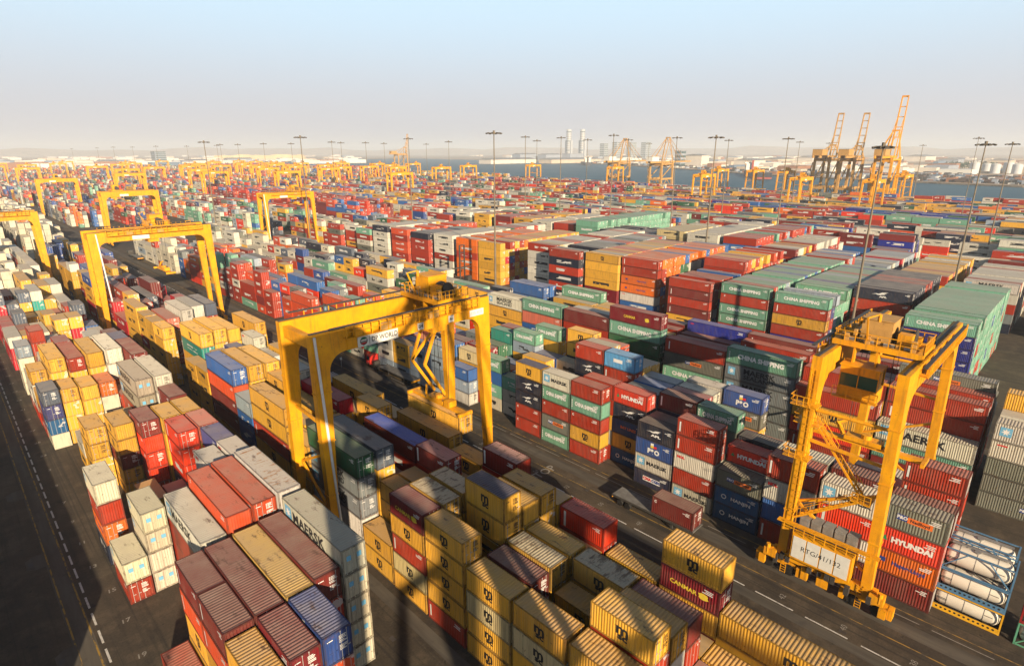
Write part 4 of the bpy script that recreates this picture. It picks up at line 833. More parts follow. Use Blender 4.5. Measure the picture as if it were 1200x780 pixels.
for p, q in (((1.5, 7.2, 27.5), (1.5, 3.9, 20)), ((1.5, 3.9, 20), (1.2, 7.4, 14.5)), ((-1.5, 7.2, 27.5), (-1.5, 3.9, 20)), ((-1.5, 3.9, 20), (-1.2, 7.4, 14.5)), ((1.5, 10.5, 26), (1.5, 3.9, 20))): m.bar(p, q, .28, .4)
m.build('anti_sway_frame', M['rtg'], r1)
BOX.append(dict(block='X', row=0, u=63.5, v=40.4 + tv, L=LL, h=2.7, z=10.15, code='y', lev=0, n=1, sid=('X',), door=-1, i=99991))
container(BOX[-1], 'long yellow container with black logo hanging from the spreader of the big gantry')
# the right gantry with the white numbered housing
r2, c, hs, H, gh, tv, Y = rtg(14.6, 76.4, 'right yellow gantry with a white numbered housing and zigzag stairs on its side', g=24.2, H=27.4, hs=3.9, detail=2, trol=.22, spz=15.5)
hv = -c - .45
m = MB(); m.box(-2.9, 3.3, hv - 1.3, hv + .9, 3.25, 6.4); hb = m.build('control_housing', M['rtg'], r2)
for k in range(4):
    q = MB(); a = 3.15 - k * 1.5; q.box(a - 1.36, a, hv - 1.34, hv - 1.303, 3.5, 6.2); q.build('panel', M['white'], hb)
put_text(MB(), 'RTG/41/132', .86, (.15, hv - 1.345, 4.9), (-1, 0, 0), (0, 0, 1), 0, 0, 'CENTER', .98).build('lettering', M['ink'], hb)
for k in range(5):
    q = MB(); a = 3.1 - k * 1.22; q.box(a - 1.08, a, hv - .3, hv + .9, 6.5, 8.3)
    for j in range(7): q.box(a - 1.0, a - .08, hv - .36, hv - .3, 6.7 + j * .22, 6.8 + j * .22)
    q.build('louvred_unit', M['steel'], hb)
rail(MB(), (-hs - .5, hv - 1.2, 6.42), (hs + .5, hv - 1.2, 6.42), 1.1, 8, .09).build('handrail', Y, hb)
m = MB(); m.box(-hs - 1.3, hs + 1.3, hv - 1.3, hv - .55, 7.3, 7.4); m.build('platform', Y, r2)
def stair(mb, a, b, w=.8, n=14):
    a = Vector(a); b = Vector(b); d = Vector((0, w, 0))
    for e in (Vector((0, 0, 0)), d): mb.bar(a + e, b + e, .1, .22); mb.bar(a + e + Vector((0, 0, 1.0)), b + e + Vector((0, 0, 1.0)), .07)
    for k in range(n + 1):
        p = a.lerp(b, k / n); mb.bar(p, p + d, .22, .05)
        if k % 2 == 0:
            for e in (Vector((0, 0, 0)), d): mb.bar(p + e, p + e + Vector((0, 0, 1.0)), .05)
    return mb
stair(MB(), (hs + .2, hv - .3, 7.6), (-hs + 1.6, hv - .3, 12.6)).build('stair_flight', Y, r2)
stair(MB(), (-hs + 1.8, hv + .6, 12.7), (hs - .6, hv + .6, 19.4)).build('stair_flight', Y, r2)
m = MB(); m.box(-hs + .6, -hs + 2.4, hv - .5, hv + 1.6, 12.5, 12.6); m.box(hs - 1.2, hs + 1.5, hv - .4, hv + 1.6, 19.4, 19.5); m.build('landing', Y, r2)
w = MB(); rail(w, (-hs + .6, hv - .5, 12.6), (-hs + 2.4, hv - .5, 12.6), 1.0, 3, .06); rail(w, (hs - 1.2, hv - .4, 19.5), (hs + 1.5, hv - .4, 19.5), 1.0, 3, .06); rail(w, (hs + 1.5, hv - .4, 19.5), (hs + 1.5, hv + 1.6, 19.5), 1.0, 3, .06); w.build('handrail', Y, r2)
stair(MB(), (hs + .3, hv - .3, 19.5), (hs + .3 - .01, hv - .9, H - 1.5), .7, 18).build('stair_flight', Y, r2)
m = MB()
for z in (15.6, 21.8):
    m.box(hs - .9, hs + 1.8, hv - 1.4, hv + .3, z, z + .08); rail(m, (hs - .9, hv - 1.4, z), (hs + 1.8, hv - 1.4, z), 1.1, 4, .07); rail(m, (hs + 1.8, hv - 1.4, z), (hs + 1.8, hv + .3, z), 1.1, 2, .07)
m.build('leg_platform', Y, r2)
m = MB()
for k in range(22): m.bar((hs - .5, hv - .75, 8.2 + k * .82), (hs + .1, hv - .75, 8.2 + k * .82), .05)
for q in (-.5, .1): m.bar((hs + q, hv - .75, 7.6), (hs + q, hv - .75, 26), .06)
for k in range(8): z = 9.5 + k * 2; m.bar((hs - .5, hv - .75, z), (hs - .5, hv - 1.4, z), .04); m.bar((hs - .5, hv - 1.4, z), (hs + .1, hv - 1.4, z), .04); m.bar((hs + .1, hv - 1.4, z), (hs + .1, hv - .75, z), .04)
m.build('caged_ladder', Y, r2)
m = MB(); rg_ = random.Random(2)
for k in range(10):
    x = rg_.uniform(-hs - 1.5, hs + 1.5); m.box(x - .2, x + .25, hv - 1.15 + rg_.uniform(0, .5), hv - .5, 2.0 + rg_.uniform(-.9, .4), 2.6 + rg_.uniform(-.2, .4))
m.build('brake_gear', M['dark'], r2)
for su in (1, -1):
    m = MB(); m.box(su * 5.6 - .7, su * 5.6 + .7, hv - .9, hv + .2, 1.9, 2.9); m.tube((su * 5.9, hv - .7, 2.2), (su * 5.9, hv - .7, 3.4), .25, n=8); m.box(su * 6.4 - .3, su * 6.4 + .4, hv - .8, hv + .7, .5, 1.6); m.build('drive_unit', Y, r2)
m = MB(); m.box(-.9, .3, hv - .6, hv - .5, .7, 2.6); m.box(1.3, 2.0, hv - .6, hv + .2, .6, 2.1); m.build('cable_guard', Y, r2)
# gantries farther off
FARG = [(185, 42.3, 'yellow gantry at left with a tall white conduit on its near leg, over yellow boxes', 1, .6),
        (268, 14.2, 'yellow gantry cut by the left edge of the photo', 1, .4),
        (372, 79, 'yellow gantry standing behind the left gantry, over white boxes', 0, .2), (300, 133, 'yellow gantry between the two leftmost tall floodlight masts, over light boxes', 1, .75),
        (590, 78, 'yellow gantry far left, beyond the rows of white boxes', 0, .5), (640, 288, 'yellow gantry just right of the second tall mast', 0, .3), (505, 342, 'yellow gantry left of the centre mast, legs before red boxes', 0, .7),
        (262, 500, 'yellow gantry behind the white solid block, right of centre', 0, .4), (323, 652, 'yellow gantry second from left in the row by the water', 0, .3), (278, 642, 'yellow gantry third from left in the row by the water', 0, .5), (243, 636, 'yellow gantry fourth from left in the row by the water', 0, .6),
        (176, 492, 'tall yellow gantry just left of the thick right-hand mast', 0, .6), (124, 486, 'tall yellow gantry just right of the thick right-hand mast', 0, .4), (132, 604, 'yellow gantry at right end of the row by the water', 0, .5),
        (1080, 195, 'tiny yellow gantry far left below the skyline buildings', 0, .5), (880, 190, 'tiny yellow gantry far left in front of its twin', 0, .3), (1330, 140, 'tiny yellow gantry nearest the left edge of the skyline', 0, .5), (690, 150, 'small yellow gantry far left, third row back', 0, .3), (1210, 372, 'small yellow gantry right of the office block', 0, .5),
        (900, 365, 'small yellow gantry left of the second tall mast, far back', 0, .5), (760, 420, 'small yellow gantry in the far cluster left of centre, nearest', 0, .5), (700, 470, 'small yellow gantry in the far cluster left of centre, tallest', 0, .4), (640, 500, 'small yellow gantry in the far cluster left of centre, rightmost', 0, .5), (690, 590, 'small yellow gantry by the water left of the centre mast', 0, .5), (640, 678, 'yellow gantry by the water between centre mast and the moored ship', 0, .4), (470, 655, 'small yellow gantry in front of the two ship cranes', 0, .5), (1000, 300, 'tiny yellow gantry before the pale sand heap', 0, .5), (1150, 500, 'tiny yellow gantry before the blue water left of centre', 0, .5), (1250, 260, 'tiny yellow gantry at the far left of the pale sand heap', 0, .6)]
BAND = sorted([(1000, 345), (1070, 318), (1130, 428), (1290, 430), (1180, 500), (950, 440), (860, 402), (1010, 560), (1110, 610), (830, 545), (880, 625), (1400, 470), (1500, 330), (1450, 200), (1560, 120), (1700, 250), (1250, 90), (1050, 110), (800, 250), (980, 380), (1160, 360), (1240, 470), (900, 470), (770, 470), (720, 380), (1350, 540), (1090, 520), (1500, 560), (940, 590), (790, 330), (1600, 420), (1020, 440), (690, 230), (960, 240), (1330, 300)], key=lambda q: Vector((q[1], q[0], 0)).dot(RT) / Vector((q[1], q[0], 0)).dot(FW))
FARG += [(u, v, 'tiny hazy yellow gantry in the far skyline band, %s from its left' % ORD[k + 1], 0, .1 + .023 * k) for k, (u, v) in enumerate(BAND)]
for k, (u, v, lb, dt, tr) in enumerate(FARG):
    q = rtg(u, v, lb, g=27.6 if k == 0 else 24.7, detail=dt, trol=tr, H=28.3, spz=16 + (k % 4) * 2)[0]
    if dt:
        m = MB(); m.tube((-4.6, -12.15, 4.5), (-4.3, -12.9, 28), .18, n=8); m.build('cable_conduit', M['wht'], q)
    m = MB(); m.box(-4.36, -4.3, -5, -1, 25.9, 26.9); m.build('sign_board', M['white'], q)

# ------------------------------------------------------------------ floodlight masts
def mast(u, v, label, H=55, thick=1.0, hr_=1.7):
    root = thing('floodlight_mast', (u, v, 0), label, 'floodlight mast', 'tall floodlight masts of the yard')
    m = MB(); m.tube((0, 0, 0), (0, 0, H), .40 * thick, .15 * thick, 12); m.box(-.6, .6, -.6, .6, 0, .25); m.build('pole', M['mast'], root)
    m = MB(); n = 8
    for k in range(n):
        a, b = [(hr_ * math.cos(x * 2 * math.pi / n), hr_ * math.sin(x * 2 * math.pi / n)) for x in (k, k + 1)]
        m.bar((*a, H - .3), (*b, H - .3), .16); m.bar((0, 0, H - .1), (*a, H - .3), .12)
    m.tube((0, 0, H - .6), (0, 0, H + .5), .35, n=8); m.build('head_frame', M['mast'], root)
    for k in range(n):
        an = k * 2 * math.pi / n + .2; d = Vector((math.cos(an), math.sin(an), 0)); p = d * (hr_ + .2) + Vector((0, 0, H - .15))
        m = MB(); m.bar(p - Vector((0, 0, .1)), p + d * .75 - Vector((0, 0, .3)), .62, .34, .7); m.build('floodlight', M['lamp'], root)
    return root
MASTS = [(146, 136, 'tall centre floodlight mast standing in the open crossing', 53.9, 1.75), (32.4, 129, 'thick dark floodlight mast behind the right gantry', 48.9, 0.9), (252, 121, 'tall floodlight mast behind the small left-centre gantry', 54.2, 1.75), (26.6, 198.5, 'floodlight mast leaning right, nearer of the pair at right edge', 49.7, 1.35), (322, 104.5, 'tall floodlight mast at left, rising from the dark crossing', 52.9, 1.75), (101.5, 199.5, 'tall floodlight mast before the far white solid block', 52.7, 1.75), (250, 258, 'floodlight mast right of the tall centre mast', 56.2, 1.75),
         (112, 290, 'floodlight mast between the far white block and the ship-to-shore cranes', 53.5, 1.75), (31, 290, 'floodlight mast nearest the right edge, farther of the pair', 50.4, 1.35), (282, 198, 'floodlight mast left of the tall centre mast', 55, 1.75), (238, 262 + 14, 'slim floodlight mast below the twin towers', 55.8, 1.75), (190, 262, 'floodlight mast left of the two lowered ship cranes', 56, 1.75), (166, 284, 'floodlight mast right of the two lowered ship cranes', 54.7, 1.75), (182, 375, 'slim floodlight mast right of the tall far-block mast', 54.6, 1.75), (174, 473, 'slim floodlight mast over the small green boxes', 54.3, 1.75), (130, 640, 'slim floodlight mast right of the tallest raised boom', 52.4, 1.75)]
SMALL = [(209, 303), (226, 286), (265, 284), (329, 264), (429, 277), (385, 207), (498, 207), (566, 212), (578, 201), (648, 222), (482, 223), (758, 227), (783, 202), (926, 211), (944, 193), (1133, 210), (1419, 222), (414, 230), (401, 243), (447, 333), (192, 591), (306, 476), (60, 420), (10, 330)]
MS = [(u, v, l) for u, v, l, h, r in MASTS] + [(u, v, None) for u, v in SMALL]
def pxx(u, v):
    d = Vector((v, u, 53 - CAMH)); return d.dot(RT) / d.dot(FW)
sm = sorted([m for m in MS if m[2] is None], key=lambda m: pxx(m[0], m[1]))
for k, (u, v, _) in enumerate(sm):
    mast(u, v, ('distant slim floodlight mast, %s from left among the small skyline masts' % ORD[k + 1]), 54.5, .7)
for u, v, l, h, r in MASTS: mast(u, v, l, h, 1.0 if h > 52 else .85, r)

# ------------------------------------------------------------------ ship-to-shore cranes on the quay
def quay_crane(u, v, label, boom=True, mat=None, top=92, w=8., deck=40, rz=0.0, reach=55, group='ship-to-shore cranes on the quay', back=18):
    Y = mat or M['rtg']; root = thing('quay_crane', (u, v, 0), label, 'quay crane', group, rz)
    V0, V1 = -13., 13.
    for su in (-1, 1):
        for vv in (V0, V1):
            MB().bar((su * w, vv, 1.6), (su * w * .9, vv, deck + 2), 2.3, 2.3, 2.0).build('leg', Y, root)
            m = MB(); m.box(su * w - 3.6, su * w + 3.6, vv - .7, vv + .7, .3, 1.55); m.build('bogie', M['dark'], root)
        m = MB(); m.bar((su * w, V0 + 1, 2.5), (su * w * .97, 0, 13.2), .7); m.build('diagonal_brace', Y, root)
        m = MB(); m.bar((su * w, V1 - 1, 2.5), (su * w * .97, 0, 13.2), .7); m.build('diagonal_brace', Y, root)
        m = MB(); m.bar((su * w * .96, V0, 14), (su * w * .96, V1, 14), 1.6, 2.2); m.build('portal_beam', Y, root)
        m = MB(); m.bar((su * w * .9, V0, deck), (su * w * .9, V1, deck), 1.2, 1.6); m.build('upper_beam', Y, root)
        m = MB(); m.bar((su * w * .95, V0, 15), (su * w * .9, V1, deck - 1), .8); m.build('diagonal_brace', Y, root)
        apex = (su * 2.6, V1 - 1.5, top - 30 if boom else top)
        MB().bar((su * w * .9, V1, deck + 1), apex, 1.1, 1.1, .8).build('mast_leg', Y, root)
        MB().bar((su * w * .9, V0 + 4, deck + 1), (apex[0], apex[1] - .3, apex[2] - .6), .8, .8, .6).build('back_stay', Y, root)
        MB().bar((su * 2.6, V0 - back + 2, deck + 3), (apex[0], apex[1], apex[2] - .3), .35).build('tie_rod', Y, root)
        m = MB(); m.box(su * 3.0 - .55, su * 3.0 + .55, V0 - back, V1 + 2, deck + 1.2, deck + 3.4); m.build('main_girder', Y, root)
        if boom: MB().bar((su * 3.0, V1 + 2.4, deck + 2.3), (su * 2.4, V1 + 9, top), 1.0, 1.7, .8).build('boom', Y, root)
        else: MB().bar((su * 3.0, V1 + 2.1, deck + 2.3), (su * 3.0, V1 + reach, deck + 2.6), .9, 1.6, .8).build('boom', Y, root); MB().bar((su * 2.8, V1 + reach * .75, deck + 3), apex, .35).build('fore_stay', Y, root); MB().bar((su * 2.8, V1 + reach * .4, deck + 3), apex, .3).build('fore_stay', Y, root)
        if boom: MB().bar((su * 2.6, V1 + 7, top - 16), apex, .4).build('fore_stay', Y, root)
    m = MB(); ap = top - 30 if boom else top
    m.box(-3.2, 3.2, V1 - 2.3, V1 - .8, ap - .6, ap + .8); m.build('apex_beam', Y, root)
    for z in (14, deck):
        for vv in (V0, V1): MB().bar((-w * .94, vv, z - .9), (w * .94, vv, z - .9), 1.4, 2.0).build('cross_beam', Y, root)
    if boom:
        n = 6
        for k in range(1, n + 1):
            t = k / n; z = deck + 2.3 + (top - deck - 2.3) * t; vv = V1 + 2.4 + 6.6 * t; m = MB(); m.bar((-2.6, vv, z - .4), (2.6, vv, z - .4), .5, .7 if k < n else 1.6); m.build('boom_tie', Y, root)
    for k in range(6):
        z = 3 + k * (deck - 6) / 6; z2 = z + (deck - 6) / 6; sg = 1 if k % 2 else -1; m = MB(); m.bar((w + 1.6, V0 - 1.4 * sg, z), (w + 1.6, V0 + 1.4 * sg, z2), .9, .25); m.build('stair_flight', Y, root)
    m = MB(); m.box(-4.4, 4.4, V0 - back + 2, V0 - 1, deck + 3.45, deck + 9); mh = m.build('machinery_house', M['white'] if not boom else M['rtg_pale'], root)
    m = MB(); m.box(-4.6, 4.6, V0 - back + 1.8, V0 - .8, deck + 9.01, deck + 9.3); m.build('roof', M['steel'], mh)
    m = MB(); m.box(-2.2, 2.2, V1 - 12, V1 - 7, deck - 1.2, deck + 1.1); tr = m.build('trolley', M['dark'], root)
    m = MB(); m.box(-1.3, 1.3, V1 - 6.9, V1 - 4.3, deck - 3.2, deck - .5); cb = m.build('operator_cabin', Y, tr)
    w_ = MB(); w_.box(-1.1, 1.1, V1 - 4.28, V1 - 4.2, deck - 3.0, deck - .9); w_.build('window', M['glass'], cb)
    return root
quay_crane(153, 630, 'nearest raised ship-to-shore crane, tallest of the three at right', True, M['rtg'], 95, 7.2)
quay_crane(208, 641, 'raised pale ship-to-shore crane, leftmost of the three at right', True, M['rtg_pale'], 83, 7.2)
quay_crane(184, 637, 'raised ship-to-shore crane with a narrow boom, between the other two', True, M['rtg_pale'], 82, 6.2)
quay_crane(492, 694, 'lowered ship-to-shore crane with white house, left of the pair', False, M['rtg_pale'], 64, 9, 32)
quay_crane(418, 682, 'lowered ship-to-shore crane with white house, right of the pair', False, M['rtg_pale'], 64, 9, 32)
quay_crane(1238, 845, 'distant pale ship-to-shore crane with raised boom, left of the centre mast', True, M['rtg_pale'], 88, 9)

# ------------------------------------------------------------------ tank containers at the right edge
def tank(u, v, z, label, fc, tc, holes=False):
    root = thing('tank_container', (u, v, z), label, 'tank container', 'tank containers stacked by the road'); a, h = LS / 2, 2.59; m = MB()
    for su in (-1, 1):
        for sv in (-1, 1): m.box(su * a - (.15 if su > 0 else 0), su * a + (.15 if su < 0 else 0), sv * 1.22 - (.15 if sv > 0 else 0), sv * 1.22 + (.15 if sv < 0 else 0), 0, h)
        for z0 in (.02, h - .16): m.box(su * a - (.12 if su > 0 else 0), su * a + (.12 if su < 0 else 0), -1.07, 1.07, z0, z0 + .14)
        m.bar((su * (a - .07), -1.1, .1), (su * (a - .07), 1.1, h - .1), .09); m.bar((su * (a - .07), 1.1, .1), (su * (a - .07), -1.1, h - .1), .09)
    for sv in (-1, 1):
        for z0 in (.02, h - .14): m.box(-a + .15, a - .15, sv * 1.22 - (.12 if sv > 0 else 0), sv * 1.22 + (.12 if sv < 0 else 0), z0, z0 + .12)
        if not holes: m.bar((-a + .1, sv * 1.17, .1), (-a + 2.2, sv * 1.17, h - .1), .10); m.bar((a - .1, sv * 1.17, .1), (a - 2.2, sv * 1.17, h - .1), .10)
    fr = m.build('frame', fc, root)
    if holes:
        m = MB(); m.box(-a + .15, a - .15, -1.215, -1.15, .14, .62); b = m.build('side_rail', fc, root)
        for k in range(13):
            q = MB(); x = -a + .55 + k * .41; q.add([(x + .12 * math.cos(i * .785), -1.218, .38 + .12 * math.sin(i * .785)) for i in range(8)], [tuple(range(8))]); q.build('lightening_hole', M['black'], b)
    m = MB(); R0 = 1.06; pr = [(-a + .22, .25), (-a + .28, .62), (-a + .42, .9), (-a + .62, 1.03), (-a + .8, R0)] ; pr += [(-x, r) for x, r in pr[::-1]]
    m.lathe((0, 0, 1.36), (1, 0, 0), pr, 28); ve = m.build('tank_vessel', tc, root, smooth=True)
    for x in (-1.5, .2, 1.7):
        q = MB(); q.lathe((x, 0, 1.36), (1, 0, 0), [(0, R0 + .004), (0, R0 + .02), (.05, R0 + .02), (.05, R0 + .004)], 28); q.build('band', M['steel'], ve)
    q = MB(); q.lathe((.3, 0, 2.38), (0, 0, 1), [(0, .3), (.15, .3)], 12); q.build('manhole', M['steel'], ve)
    q = MB(); q.box(-a + .5, a - .5, .35, .8, 2.42, 2.47); q.build('walkway', M['steel'], root)
    for x, z1, w_ in ((2.2, 1.5, .5), (2.2, 1.36, .5), (-1.9, 1.55, .35)):
        q = MB(); q.box(x - w_, x + w_, -R0 - .012 - .006, -R0 - .006, z1 - .03, z1 + .03); q.build('marking', M['ink'], ve)
    return root
fb = simple('blue_frame', srgb(86, 126, 160), .5, .2, rust=.3); fy = simple('yellow_frame', srgb(226, 170, 40), .5, .15, rust=.3); fg = simple('green_frame', srgb(96, 160, 130), .5, .15, rust=.3); fr_ = simple('red_frame', srgb(150, 40, 40), .5, .15)
tw = simple('cream_tank', srgb(222, 214, 198), .4, .08, .8); tsv = simple('bright_tank', srgb(196, 198, 200), .32, .1, .8)
tu, tv_ = 2.1, 69.4 + 1.6
tank(tu, tv_, 0, 'white tank container in a yellow frame with round holes, bottom of its stack', fy, tw, True)
tank(tu, tv_, 2.62, 'white tank container in a blue holed frame, middle of its stack', fb, tw, True)
tank(tu, tv_, 5.24, 'cream tank container in a pale blue frame, top of its stack', fb, tw, False)
tank(tu + .2, tv_ + 3.0, 5.24, 'blue framed tank container behind the cream one, partly hidden', fb, tw, False); tank(tu + .2, tv_ + 3.0, 2.62, 'lower blue framed tank container hidden behind the others', fb, tw, False)
tank(tu - 7.2, tv_ - .2, 0, 'grey tank container in a green diagonal-braced frame at the right edge', fg, tsv); tank(tu - 7.2, tv_ - .2, 2.62, 'grey tank container in a red frame at the right edge', fr_, tsv); tank(tu - 7.2, tv_ - .2, 5.24, 'topmost tank container at the right edge, cream in a red frame', fr_, tw)

# ------------------------------------------------------------------ vehicles
def wheel(mb, u, v, r=.5, w=.3): return mb.lathe((u, v - w / 2, r), (0, 1, 0), [(0, r * .45), (0, r * .9), (w * .15, r), (w * .85, r), (w, r * .9), (w, r * .45)], 16)
def trailer(u, v, label, Ln=12.6, rz=0.):
    root = thing('flatbed_trailer', (u, v, 0), label, 'trailer', 'flatbed yard trailers', rz)
    m = MB(); m.box(-Ln / 2, Ln / 2, -1.25, 1.25, 1.25, 1.38); m.build('deck', M['deck'], root)
    m = MB()
    for s in (-1, 1): m.box(-Ln / 2 + .1, Ln / 2 - .1, s * .5 - .09, s * .5 + .09, .95, 1.245); m.box(-Ln / 2, Ln / 2, s * 1.28 - .05, s * 1.28 + .05, 1.15, 1.42)
    m.build('chassis', M['dark'], root)
    for k in (0, 1):
        for s in (-1, 1): wheel(MB(), -Ln / 2 + 1.3 + k * 1.3, s * .95, .5, .55).build('wheel', M['black'], root)
    for s in (-1, 1): m = MB(); m.box(Ln / 2 - 3.4, Ln / 2 - 3.1, s * .8 - .12, s * .8 + .12, .2, .95); m.build('landing_leg', M['dark'], root)
    m = MB(); m.box(-Ln / 2 - .06, -Ln / 2 + .02, -1.2, 1.2, .85, 1.22); m.build('rear_bar', M['rtg'], root)
    return root
def tractor(u, v, label, mat, rz=0., flat=False):
    root = thing('terminal_tractor', (u, v, 0), label, 'tractor unit', None, rz)
    m = MB(); m.box(-2.9, 2.4, -.45, .45, .6, .95); m.build('chassis', M['dark'], root)
    m = MB(); cab = [(1.0, .8), (2.75, .8), (2.8, 1.7), (2.45, 2.9), (1.05, 2.95)]; m.prism(cab, 'v', -1.15, 1.15); cb = m.build('cab', mat, root)
    m = MB(); m.add([(2.822, -1.0, 1.78), (2.822, 1.0, 1.78), (2.50, .95, 2.75), (2.50, -.95, 2.75)], [(0, 1, 2, 3)]); m.build('windscreen', M['glass'], cb)
    for s in (-1, 1):
        m = MB(); m.add([(1.2, s * 1.155, 1.75), (2.55, s * 1.155, 1.75), (2.35, s * 1.155, 2.7), (1.2, s * 1.155, 2.7)], [(0, 1, 2, 3)]); m.build('side_window', M['glass'], cb)
        m = MB(); m.box(2.76, 2.82, s * .85 - .15, s * .85 + .15, 1.0, 1.25); m.build('headlight', M['wht'], cb)
        m = MB(); m.bar((2.5, s * 1.15, 2.5), (2.7, s * 1.5, 2.5), .05); m.box(2.66, 2.72, s * 1.5 - .1, s * 1.5 + .1, 2.0, 2.5); m.build('mirror', M['dark'], cb)
        wheel(MB(), 1.75, s * 1.0, .5, .3).build('wheel', M['black'], root); wheel(MB(), -1.7, s * .92, .52, .55).build('wheel', M['black'], root)
        m = MB(); m.box(1.1, 2.4, s * 1.17 - .03, s * 1.17 + .03, 1.02, 1.14); m.build('mudguard', M['dark'], root)
    m = MB(); m.box(-.3, .85, -.7, .7, .96, 1.7); m.tube((.6, .9, .9), (.6, .9, 3.1), .09, n=8); m.build('engine_cover', M['dark'], root)
    m = MB(); m.lathe((-1.7, 0, .96), (0, 0, 1), [(0, .5), (.22, .5)], 14); m.build('fifth_wheel', M['dark'], root)
    return root
trailer(103.6, 67.0, 'empty flatbed trailer behind the red tractor in the truck lane'); tractor(112.6, 67.0, 'red terminal tractor pulling an empty flatbed in the truck lane', M['red'])
trailer(35.4, 62.4, 'flatbed trailer carrying one short maroon container, in the near truck lane', 12.6, math.pi)
b = dict(block='X', row=0, u=32.3, v=62.4, L=LS, h=2.59, z=1.43, code='m', lev=0, n=1, sid=('X2',), door=-1, i=99992); container(b, 'short maroon container riding on the flatbed trailer in the truck lane')
tractor(327, 66, 'dark terminal tractor far up the truck lane at left', M['dark']); trailer(318, 66, 'dark flatbed trailer far up the truck lane at left')
# empty-container handler in the crossing
hd = thing('container_handler', (163, 138, 0), 'dark container handler with a tall mast before the orange solid block', 'container handler')
m = MB(); m.box(-3, 3, -1.4, 1.4, .8, 2.2); m.box(-3.6, -2.2, -1.3, 1.3, .9, 2.6); m.build('body', M['dark'], hd)
m = MB(); m.box(-.9, .9, -1.0, 1.0, 2.21, 4.0); cb = m.build('operator_cabin', M['dark'], hd); m = MB(); m.box(.905, .94, -.9, .9, 2.6, 3.8); m.build('window', M['glass'], cb)
for s in (-1, 1):
    m = MB(); m.box(3.05, 3.4, s * 1.1 - .22, s * 1.1 + .22, .3, 15); m.build('mast_rail', M['dark'], hd)
    for x in (-2.2, 2.2): wheel(MB(), x, s * 1.6, .85, .6).build('wheel', M['black'], hd)
for z in (3, 6, 9, 12, 14.8): m = MB(); m.box(3.1, 3.35, -.87, .87, z, z + .3); m.build('mast_crossbar', M['dark'], hd)
m = MB(); m.box(3.45, 3.8, -4.5, 4.5, 6.4, 6.8); m.build('side_spreader', M['dark'], hd)
post = thing('marker_post', (118.5, 73.2 - 12, 0), 'short pale marker post standing by the truck lane', 'post'); m = MB(); m.tube((0, 0, 0), (0, 0, 2.6), .07, n=8); m.build('pole', M['steel'], post); m = MB(); m.box(-.03, .03, -.25, .25, 2.0, 2.55); m.build('plate', M['white'], post)

# ------------------------------------------------------------------ ships, buildings and trees across the water
def ship(u, v, Ln, rz, label, hull, band, house_at=-.36, cr=4):
    root = thing('cargo_ship', (u, v, -1.9), label, 'ship', None, rz); B = Ln * .075; a = Ln / 2
    pl = [(-a, -B * .8), (-a, B * .8), (-a * .9, B), (a * .75, B), (a * .92, B * .5), (a, 0), (a * .92, -B * .5), (a * .75, -B), (-a * .9, -B)]
    m = MB(); m.prism(pl, 'z', 0, 3); m.build('boot_topping', band, root); m = MB(); m.prism(pl, 'z', 3.002, 11); m.build('hull', hull, root)
    m = MB(); m.prism([(x * .97, y * .9) for x, y in pl], 'z', 11.002, 11.3); m.build('deck', M['deck'], root)
    hx = a * 2 * house_at; m = MB(); m.box(hx - 7, hx + 7, -B * .8, B * .8, 11.31, 24); m.box(hx - 4, hx + 6, -B, B, 24.01, 27); h = m.build('deckhouse', M['white'], root)
    for z in (14.5, 18, 21.5): m = MB(); m.box(hx - 6.5, hx + 7.03, -B * .7, B * .7, z, z + 1.0); m.build('window', M['glass'], h)
    m = MB(); m.box(hx - 11.5, hx - 8, -2, 2, 11.31, 31); m.build('funnel', band, root)
    for k in range(cr):
        x = hx + 24 + k * (Ln * .62 / max(1, cr)); m = MB(); m.tube((x, 0, 11.3), (x, 0, 25), 1.1, .8, 10); m.bar((x, 0, 20), (x + 16, 0, 29), .8); m.box(x - 1.5, x + 1.5, -1.5, 1.5, 18, 22); m.build('deck_crane', M['rtg_pale'], root)
    return root
hn = simple('black_hull', (.025, .028, .04), .5, .2); hr = simple('red_hull', (.33, .06, .04), .5, .2)
ship(1420, 1790, 170, math.pi / 2 - 2.36, 'dark cargo ship with pale deck cranes moored across the water', hn, hn); ship(515, 1195, 200, math.pi / 2 - 2.6, 'cargo ship with a black and red hull behind the row of gantries', hn, hr, .40, 3)
def building(name, u, v, a, b, h, mat, label, cat, roof=None, rows=0, rz=0., cols=8, group=None):
    root = thing(name, (u, v, 0), label, cat, group, rz); m = MB(); m.box(-a / 2, a / 2, -b / 2, b / 2, 0, h); m.build('wall', mat, root)
    m = MB(); rr = roof or M['steel']
    if name == 'warehouse': m.prism([(-a / 2 - 1, h + .01), (a / 2 + 1, h + .01), (0, h + min(a, b) * .10)], 'v', -b / 2 - 1, b / 2 + 1)
    else: m.box(-a / 2 - .5, a / 2 + .5, -b / 2 - .5, b / 2 + .5, h + .01, h + 1)
    m.build('roof', rr, root)
    for k in range(rows):
        z = h * (k + .4) / rows
        for s in (-1, 1): m = MB(); m.box(s * (a / 2 + .15) - .15, s * (a / 2 + .15) + .15, -b * .46, b * .46, z, z + h / rows * .45); m.build('window_band', M['glass'], root); m = MB(); m.box(-a * .46, a * .46, s * (b / 2 + .15) - .15, s * (b / 2 + .15) + .15, z, z + h / rows * .45); m.build('window_band', M['glass'], root)
    return root
bs = simple('sand_render', (.58, .47, .35), .8, .15, .05); bw = simple('cream_render', (.70, .62, .52), .7, .1, .05); bgy = simple('grey_cladding', (.30, .33, .38), .6, .1, .05); bt = simple('tower_cladding', (.46, .48, .50), .5, .06, .02); by = simple('yellow_sand', (.72, .56, .30), .9, .12, .02)
def at(deg, dist): return dist * math.cos(R(deg)), dist * math.sin(R(deg))
